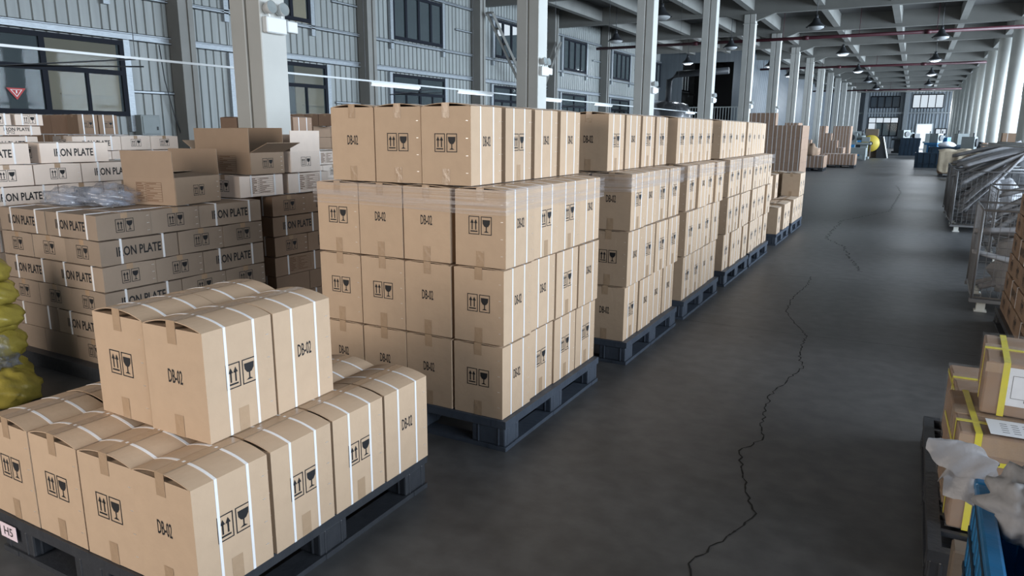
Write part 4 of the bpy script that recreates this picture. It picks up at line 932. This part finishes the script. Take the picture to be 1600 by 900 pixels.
# tall ribbed blue bin
r = empty('blue_bin', (0.262, 1.62, 0), rad(-1), 'ribbed blue plastic bin at the bottom right corner', 'bin')
b = MB(M_blue, M_bluedk); W, D, H = 0.5, 0.74, 0.61
b.box(0.02, 0.02, 0.02, W-0.02, D-0.02, 0.05)
for k in range(12):
    for (x0, y0, x1, y1) in ((0.0+k*0.07, 0.0, 0.045+k*0.07, 0.03), (0.0+k*0.07, D-0.03, 0.045+k*0.07, D), (0.0, 0.0+k*0.07, 0.03, 0.045+k*0.07), (W-0.03, 0.0+k*0.07, W, 0.045+k*0.07)):
        if x1 <= W+0.001: b.box(x0, y0, 0, x1, y1, H-0.03)
for (x0, y0, x1, y1) in ((0.012, 0.012, W-0.012, 0.022), (0.012, D-0.022, W-0.012, D-0.012), (0.012, 0.022, 0.022, D-0.022), (W-0.022, 0.022, W-0.012, D-0.022)): b.box(x0, y0, 0.01, x1, y1, H-0.035, 0)
bevel(b.build('bin_body', r), 0.008, 2)
b = MB(M_blue)
for (x0, y0, x1, y1) in ((-0.012, -0.012, W+0.012, 0.03), (-0.012, D-0.03, W+0.012, D+0.012), (-0.012, 0.03, 0.03, D-0.03), (W-0.03, 0.03, W+0.012, D-0.03)): b.box(x0, y0, H-0.03, x1, y1, H)
bevel(b.build('rim', r), 0.008, 2)
b = MB(M_bluedk)
for k in range(5): b.box(-0.004, 0.06, 0.08+k*0.11, 0.001, 0.80, 0.10+k*0.11, 0, Matrix.Rotation(rad(-3+k), 4, 'X'))
b.build('slot', r)
# crumpled grey wrapping sticking out of the bin
def crumple(pts_fn, nu, nv, m, seed, amp, th=0.003):
    rr = random.Random(seed); b = MB(m); ph = [(rr.uniform(3, 11), rr.uniform(3, 11), rr.uniform(0, 6)) for _ in range(5)]; g = []
    for i in range(nu+1):
        for j in range(nv+1):
            u, v = i/nu, j/nv; p = Vector(pts_fn(u, v)); d = sum(abs(math.sin(a*u+c+bb*v*0.6))-0.5 for a, bb, c in ph)*amp
            g.append(p+Vector((d*0.35, -d*0.3, d)))
    off = len(g); b.v = [tuple(p) for p in g]+[tuple(p-Vector((0, 0, th))) for p in g]
    for i in range(nu):
        for j in range(nv):
            a = i*(nv+1)+j; q = (a, a+nv+1, a+nv+2, a+1); b.f.append(q); b.mi.append(0); b.sm.append(True); b.f.append(tuple(off+k for k in q[::-1])); b.mi.append(0); b.sm.append(True)
    return b
def leaf(cx, cy, cz, dx, dy, dz, wd, tip=0.1):
    d = Vector((dx, dy, dz)); s = d.cross(Vector((-0.1, -0.75, 0.5))).normalized()
    return lambda u, v: Vector((cx, cy, cz))+d*u+s*wd*(v-0.5)*(math.sin(PI*(0.12+0.80*u))+tip)+Vector((0, 0, 0.02*math.sin(v*PI)))
for q, (f_, nm) in enumerate([(leaf(0.32, 2.42, 0.615, -0.185, 0.02, 0.04, 0.095), 'upper'), (leaf(0.32, 2.42, 0.60, -0.135, -0.02, -0.055, 0.12), 'lower')]):
    tag(crumple(f_, 22, 14, M_fabric2, 60+q, 0.006).build('wrapping_sheet'), 'crumpled pale grey wrapping sheet sticking out left of the blue bin, %s piece' % nm, 'wrapping sheet', 'grey wrapping sheets')
for q, (x, y, z, sx, sy, sz, nm) in enumerate([(0.375, 2.20, 0.56, 0.09, 0.13, 0.10, 'left'), (0.58, 2.1, 0.56, 0.11, 0.16, 0.12, 'right')]):
    tag(lump('grey_bundle', (x, y, z), (sx, sy, sz), M_fabric, 90+q, 40, 0.7), 'soft grey wrapped bundle standing in the blue bin, %s one' % nm, 'bundle', 'grey bundles in the bin')

# stack of brown cartons at the right edge
pallet(0.77, 5.46, 1.93, 7.32, 0.148, 'black pallet under the brown cartons at the right edge', 'pallets on the right', M_plast)
for l in range(6):
    lens = [IWD, IWD, IL, IWD] if l % 2 else [IL, IWD, IWD, IWD]
    y = 5.54+0.02*math.sin(l*2)
    for q, ln in enumerate(lens):
        rt_ = 1 if ln == IL else 0
        ip(0.795+0.006*l+(IWD/2 if rt_ else IL/2), y+ln/2, 0.15+0.164*l, rt_, 'strapped brown carton at right edge, level %s, %s from near end' % (NUM[l], ORD[q]), 'cartons of the right edge stack', kr=M_kraftold); y += ln+0.012
    for q in range(4): ip(1.64, 5.54+0.19+0.395*q, 0.15+0.164*l, 0, '', '', kr=M_kraftold, mass=True)

# wire mesh containers
def cage(x0, y0, x1, y1, z0, z1, label):
    W, D, H = x1-x0, y1-y0, z1-z0; r = empty('wire_container', (x0, y0, 0), rad(random.uniform(-1, 1)), label, 'wire container', 'wire mesh containers')
    f_ = MB(M_wire)
    for x in (0, W):
        for y in (0, D): f_.tube([(x, y, z0-0.02), (x, y, z1)], 0.013, 6)
    for z in (z0, z1):
        f_.tube([(0, 0, z), (W, 0, z)], 0.011, 6); f_.tube([(0, D, z), (W, D, z)], 0.011, 6); f_.tube([(0, 0, z), (0, D, z)], 0.011, 6); f_.tube([(W, 0, z), (W, D, z)], 0.011, 6)
    f_.box(-0.02, -0.02, z0-0.045, W+0.02, 0.05, z0-0.015); f_.box(-0.02, D-0.05, z0-0.045, W+0.02, D+0.02, z0-0.015); f_.build('frame', r)
    for (x, y) in ((0.08, 0.03), (W-0.08, 0.03), (0.08, D-0.03), (W-0.08, D-0.03)):
        l = MB(M_concol); l.box(x-0.035, y-0.035, 0.012, x+0.035, y+0.035, z0-0.046); l.box(x-0.05, y-0.05, 0, x+0.05, y+0.05, 0.012); l.build('foot', r)
    m = MB(M_wire); t = 0.0026; nx, ny, nz = int(W/0.07), int(D/0.085), int(H/0.062)
    for i in range(1, nx):
        x = W*i/nx
        for y in (0, D): m.tube([(x, y, z0), (x, y, z1)], t, 3, cap=False)
        m.tube([(x, 0, z0), (x, D, z0)], t, 3, cap=False)
    for j in range(1, ny):
        y = D*j/ny
        for x in (0, W): m.tube([(x, y, z0), (x, y, z1)], t, 3, cap=False)
    for k in range(1, nz):
        z = z0+H*k/nz
        for y in (0.004, D-0.004): m.tube([(0, y, z), (W, y, z)], t, 3, cap=False)
        for x in (0.004, W-0.004): m.tube([(x, 0, z), (x, D, z)], t, 3, cap=False)
    m.build('wire_mesh', r); return r
CY = [7.71, 10.7, 14.05, 15.35, 16.65]; CX = [0.62, 0.98, 0.69, 0.69, 0.69]
for q, y in enumerate(CY): cage(CX[q], y, CX[q]+1.13, y+(0.95 if q == 0 else 1.12), 0.13, 0.93 if q < 2 else 1.0, 'rusty grey wire mesh container on feet, %s from the camera' % ['nearest', 'second', 'third', 'fourth', 'farthest'][q])
# folded grey strips heaped in and over the containers
def strip_mesh(L_, wd, th, bend, m, seed):
    b = MB(m); n = 16; k_ = 10; rr = random.Random(seed)
    for i in range(n+1):
        t = i/n; c_ = Vector((L_*(t-0.5), 0, bend*math.sin(PI*t))); s_ = (0.72+0.28*math.sin(PI*t))*(1+0.05*rr.uniform(-1, 1))
        for q in range(k_):
            a = 2*PI*q/k_; e = 1+0.18*math.sin(3*a+t*5+seed); b.v.append((c_.x, c_.y+wd/2*s_*e*math.cos(a), c_.z+th/2*s_*e*math.sin(a)))
    for i in range(n):
        for q in range(k_): a = i*k_+q; c2 = i*k_+(q+1) % k_; b.f.append((a, a+k_, c2+k_, c2)); b.mi.append(0); b.sm.append(True)
    b.f.append(tuple(range(k_))); b.mi.append(0); b.sm.append(False); b.f.append(tuple(range(n*k_, n*k_+k_))[::-1]); b.mi.append(0); b.sm.append(False)
    return b.mesh('folded_strip')
SM = [strip_mesh(1.25, 0.16, 0.07, 0.05, M_fabric, 1), strip_mesh(1.15, 0.12, 0.06, 0.03, M_fabric2, 2), strip_mesh(1.35, 0.10, 0.045, -0.03, M_fabric, 3), strip_mesh(1.2, 0.15, 0.06, 0.04, M_fabric, 4)]
rr = random.Random(11)
for q, y in enumerate(CY):
    nn = 6 if q == 0 else 17
    for k in range(nn):
        t = k/(nn-1); ang = rad(12+50*(1-t)+rr.uniform(-5, 5)) if q else rad(rr.uniform(-15, 40))
        o = put('folded_strip', SM[(k+q) % 4], None, (CX[q]+0.64+rr.uniform(-.04, .04)-(0.18*(1-t) if q else 0), y+0.10+0.78*rr.random()*(0.8 if q == 0 else 1), (0.62 if q == 1 else 0.72)+(0.36 if q == 1 else 0.56)*t+rr.uniform(-.03, .03) if q else 0.25+0.09*k))
        o.rotation_euler = (rad(rr.uniform(-25, 25)), -ang, rad(rr.uniform(-14, 14)))
        tag(o, 'limp grey folded strip in the %s wire container, %s strip down from the top' % (['nearest', 'second', 'third', 'fourth', 'farthest'][q], (ORD+['eleventh', 'twelfth', 'thirteenth', 'fourteenth', 'fifteenth', 'sixteenth', 'seventeenth'])[nn-1-k]), 'folded strip', 'grey strips in the wire containers')
for q in range(3):
    b = MB(M_rail); b.tube([(1.0+0.15*q, 14.9+0.35*q, 1.42+0.02*q), (3.0, 13.6+0.35*q, 1.34+0.03*q)], 0.014, 8); tag(b.build('white_rod'), 'long white rod lying over the grey strips, %s' % ['nearest', 'middle', 'farthest'][q], 'rod', 'white rods')
for q, y in enumerate(CY):
    tag(lump('cloth_heap', (CX[q]+0.57, y+(0.47 if q == 0 else 0.56), 0.15), (0.42, 0.36 if q == 0 else 0.43, 0.45 if q > 1 else 0.34), M_fabric, 130+q, 56, 0.40), 'crumpled grey cloth filling the %s wire container' % ['nearest', 'second', 'third', 'fourth', 'farthest'][q], 'cloth heap', 'cloth in the wire containers')

# cloth-draped crate further along
r = empty('draped_crate', (0.9, 32.0, 0), 0, 'brown crate draped with beige cloth past the wire containers', 'crate')
b = MB(M_kraftold); b.box(0, 0, 0.12, 1.4, 1.3, 0.92); bevel(b.build('crate_body', r), 0.02)
b = MB(M_dark); 
for x in (0.05, 0.6, 1.2): b.box(x, 0.05, 0, x+0.12, 1.25, 0.12)
b.build('skid', r)
def drape(u, v):
    x = -0.04+1.48*u; f_ = 0.07*math.sin(u*17)+0.04*math.sin(u*31+1)
    if v < 0.35: return (x, 1.2-3.5*v, 0.98+0.05*abs(math.sin(u*8)))
    return (x, -0.10-f_*(v-0.35), 0.98-(v-0.35)*(0.75+0.55*math.sin(u*6+0.6)))
crumple(drape, 40, 24, M_hess, 5, 0.02).build('cloth', r)
# blue stacks, tables, machines, crates in the distance on the right
def crate_stack(x, y, W, D, hs, m, label, cat='crate', nm='plastic_crate'):
    z = 0; 
    for k, h in enumerate(hs):
        b = MB(m); b.box(0, 0, z, W, 0.03, z+h-0.01); b.box(0, D-0.03, z, W, D, z+h-0.01); b.box(0, 0.03, z, 0.03, D-0.03, z+h-0.01); b.box(W-0.03, 0.03, z, W, D-0.03, z+h-0.01); b.box(0.03, 0.03, z+0.01, W-0.03, D-0.03, z+0.04)
        for q in range(5): b.box(W*(q+0.5)/5-0.02, -0.015, z, W*(q+0.5)/5+0.02, 0, z+h-0.02); b.box(-0.015, D*(q+0.5)/5-0.02, z, 0, D*(q+0.5)/5+0.02, z+h-0.02)
        b.box(-0.02, -0.02, z+h-0.05, W+0.02, 0, z+h-0.011); b.box(-0.02, 0, z+h-0.05, 0, D, z+h-0.011)
        tag(b.build(nm, None, (x+random.uniform(-.05, .05), y, 0)), '%s, %s of its pile' % (label, ['lowest', 'second', 'third', 'fourth'][k]), cat, 'distant crates on the right'); z += h
crate_stack(0.15, 40.1, 1.3, 0.9, [0.22, 0.5], M_bluedk, 'dark blue plastic crate on floor right of the aisle')
crate_stack(0.9, 40.4, 1.0, 0.9, [0.55], M_blue, 'bright blue plastic crate beside the dark blue ones')
crate_stack(0.7, 43.5, 1.8, 1.2, [0.6, 0.35], M_bluedk, 'navy crate with sacks behind the dark blue ones')
crate_stack(-0.9, 62.0, 1.3, 1.0, [0.7, 0.6], M_bluedk, 'dark crate far down the right side of the aisle')
crate_stack(2.0, 30.0, 0.9, 0.8, [0.5, 0.4], M_blue, 'blue crate behind the wire containers')
tag(lump('white_sack', (1.5, 44.0, 0.95), (0.35, 0.3, 0.16), M_paper, 160, 24, 0.4), 'white sack lying on the navy crate', 'sack')
tag(lump('grey_tarp_heap', (2.3, 21.0, 0.0), (0.9, 1.2, 0.62), M_fabric2, 161, 40, 0.4), 'heap of grey tarpaulin beyond the wire containers', 'tarpaulin')
def machine(x, y, s, m, label, cat='machine', name='machine', rz=0):
    r = empty(name, (x, y, 0), rz, label, cat, 'machines along the hall'); b = MB(m); b.box(-0.7*s, -0.35*s, 0.0, 0.7*s, 0.35*s, 0.12*s); b.box(-0.6*s, -0.28*s, 0.12*s, -0.25*s, 0.28*s, 0.75*s); b.box(0.25*s, -0.28*s, 0.12*s, 0.6*s, 0.28*s, 0.75*s); b.box(-0.75*s, -0.36*s, 0.75*s, 0.75*s, 0.36*s, 0.86*s); bevel(b.build('bed', r), 0.01)
    b = MB(M_grey); b.box(-0.45*s, -0.2*s, 0.86*s, 0.05*s, 0.25*s, 1.35*s); b.cyl((0.05*s, 0, 1.1*s), (0.45*s, 0, 1.1*s), 0.13*s, n=16); b.build('head', r)
    b = MB(M_dark); b.cyl((-0.2*s, -0.26*s, 1.12*s), (-0.2*s, -0.2*s, 1.12*s), 0.16*s, n=20); b.cyl((0.3*s, 0, 1.2*s), (0.3*s, 0, 1.5*s), 0.03*s, n=8); b.build('wheel', r)
    b = MB(m); b.box(0.3*s, -0.3*s, 0.9*s, 0.68*s, -0.1*s, 1.15*s); b.build('control_box', r); return r
MACH = [(-3.3, 52, 1.2, M_grey, 'pale grey machine with flat bed left of the yellow drum'), (-3.6, 60, 1.3, M_blue, 'blue machine beside the columns far left of the aisle'), (-3.4, 67, 1.2, M_dark, 'dark machine far left behind the blue one'), (-0.6, 70, 1.4, M_dark, 'dark machine at the far end right of the aisle'),
        (1.4, 56, 1.2, M_blue, 'blue machine right of the aisle near round columns'), (2.2, 38, 1.1, M_dark, 'dark machine in front of the round columns'), (1.0, 64, 1.2, M_grey, 'grey machine farthest on the right side'), (2.2, 47, 1.2, M_bluedk, 'navy machine between crates and round columns'), (5.6, 37, 1.3, M_dark, 'dark machine behind the nearest round columns'), (5.2, 26, 1.2, M_bluedk, 'navy machine at the right edge behind the cartons')]
for q, (x, y, s_, m, lb) in enumerate(MACH): machine(x, y, s_, m, lb, rz=rad(15*q))
# cartons on a table near the round columns
r = empty('long_table', (3.9, 33.5, 0), 0, 'brown long table by the round columns carrying cartons', 'table')
b = MB(M_wood); b.box(-1.6, -0.5, 0.86, 1.6, 0.5, 0.92); b.build('tabletop', r)
for x in (-1.5, 1.5):
    for y in (-0.42, 0.42): b = MB(M_dark); b.box(x-0.03, y-0.03, 0, x+0.03, y+0.03, 0.859); b.build('leg', r)
for q in range(5): ip(2.6+0.62*q, 33.4, 0.922, 0, 'brown carton on the long table by the round columns, lower row, %s' % ORD[q], 'cartons on the long table', longm=None, endm=None, kr=M_kraftdark, dims=(0.6, 0.5, 0.36))
for q in range(3): ip(3.2+0.62*q, 33.4, 1.285, 0, 'brown carton on the long table by the round columns, upper row, %s' % ORD[q], 'cartons on the long table', longm=None, endm=None, kr=M_kraftold, dims=(0.6, 0.5, 0.36))
b = MB(M_blue); b.box(3.98, 30.6, 0.3, 4.12, 30.9, 2.6); tag(b.build('blue_banner'), 'tall blue panel standing between the nearest round columns', 'panel')
b = MB(M_redp, M_white); b.box(5.0, 29.2, 3.9, 7.4, 29.3, 4.7); b.box(5.0, 29.19, 3.9, 7.4, 29.2, 4.1, 1); tag(b.build('red_board'), 'red and white board hanging high behind the right columns', 'board')
# yellow drum winder with dark slanted guard
r = empty('drum_winder', (-2.35, 54.6, 0), 0, 'winder with yellow drum and slanted white-edged guard on the aisle', 'machine')
T = Matrix.Rotation(rad(90), 4, 'X'); b = MB(M_gold); b.lathe([(0.55, -0.15), (0.55, -0.1), (0.3, -0.1), (0.3, 0.1), (0.55, 0.1), (0.55, 0.15), (0, 0.15)], (-0.2, 0, 0.95), 24, 0, T); b.lathe([(0, -0.14), (0.55, -0.15)], (-0.2, 0, 0.95), 24, 0, T); b.build('drum', r)
b = MB(M_dark); b.cyl((-0.2, -0.3, 0.95), (-0.2, 0.3, 0.95), 0.14, n=14); b.build('hub', r)
b = MB(M_wood); b.box(-0.8, 0.2, 0, 0.35, 0.7, 1.3); b.box(-0.6, 0.25, 1.3, 0.2, 0.6, 1.9); b.box(-0.25, -0.25, 0, -0.15, -0.16, 0.95); bevel(b.build('base', r), 0.02)
b = MB(M_dark, M_white); b.face([(0.2, 0, 0), (0.85, 0, 0), (0.5, 0, 1.4), (0.2, 0, 1.4)]); b.face([(0.2, 0.5, 0), (0.2, 0.5, 1.4), (0.5, 0.5, 1.4), (0.85, 0.5, 0)]); b.face([(0.85, 0, 0), (0.85, 0.5, 0), (0.5, 0.5, 1.4), (0.5, 0, 1.4)], 1); b.face([(0.2, 0, 0), (0.2, 0, 1.4), (0.2, 0.5, 1.4), (0.2, 0.5, 0)]); b.box(0.83, -0.03, 0, 0.9, 0, 0.1, 1); b.tube([(0.88, -0.02, 0), (0.53, -0.02, 1.4)], 0.05, 4, 1); b.build('guard', r)
b = MB(M_grey); b.box(-2.2, -1.5, 0.35, -0.9, -0.6, 0.75); b.box(-2.2, -1.5, 0, -2.05, -0.6, 0.35); b.box(-1.05, -1.5, 0, -0.9, -0.6, 0.35); tag(bevel(b.build('work_bench', None, (-1.6, 50.3, 0)), 0.01), 'low pale grey bench beyond the low brown cartons', 'bench')
# shiny dust collector tank in the left bay
r = empty('dust_collector', (-11.4, 37.5, 0), 0, 'shiny round metal tank with dark pipes in the left bay', 'tank'); mm = mat('shiny_metal', (0.30, 0.31, 0.33), 0.22, metal=0.9)
b = MB(mm); b.lathe([(0.0, 0.8), (1.1, 0.9), (1.25, 1.3), (1.25, 2.6), (1.0, 3.0), (0.3, 3.2), (0.0, 3.2)], n=32); b.build('tank_body', r)
for a in (0, 2.1, 4.2): b = MB(M_dark); b.cyl((0.9*math.cos(a), 0.9*math.sin(a), 0), (0.9*math.cos(a), 0.9*math.sin(a), 1.0), 0.07, n=8); b.build('leg', r)
b = MB(M_dark); b.tube([(0, 0, 3.1), (0, 0, 4.2), (0.4, 0, 4.5), (3.0, 0, 4.6)], 0.16, 12); b.build('duct', r)



if MASS: tag(MASS[0].build('distant_cartons'), 'mass of far and buried strapped kraft cartons', 'cartons', kind='stuff')
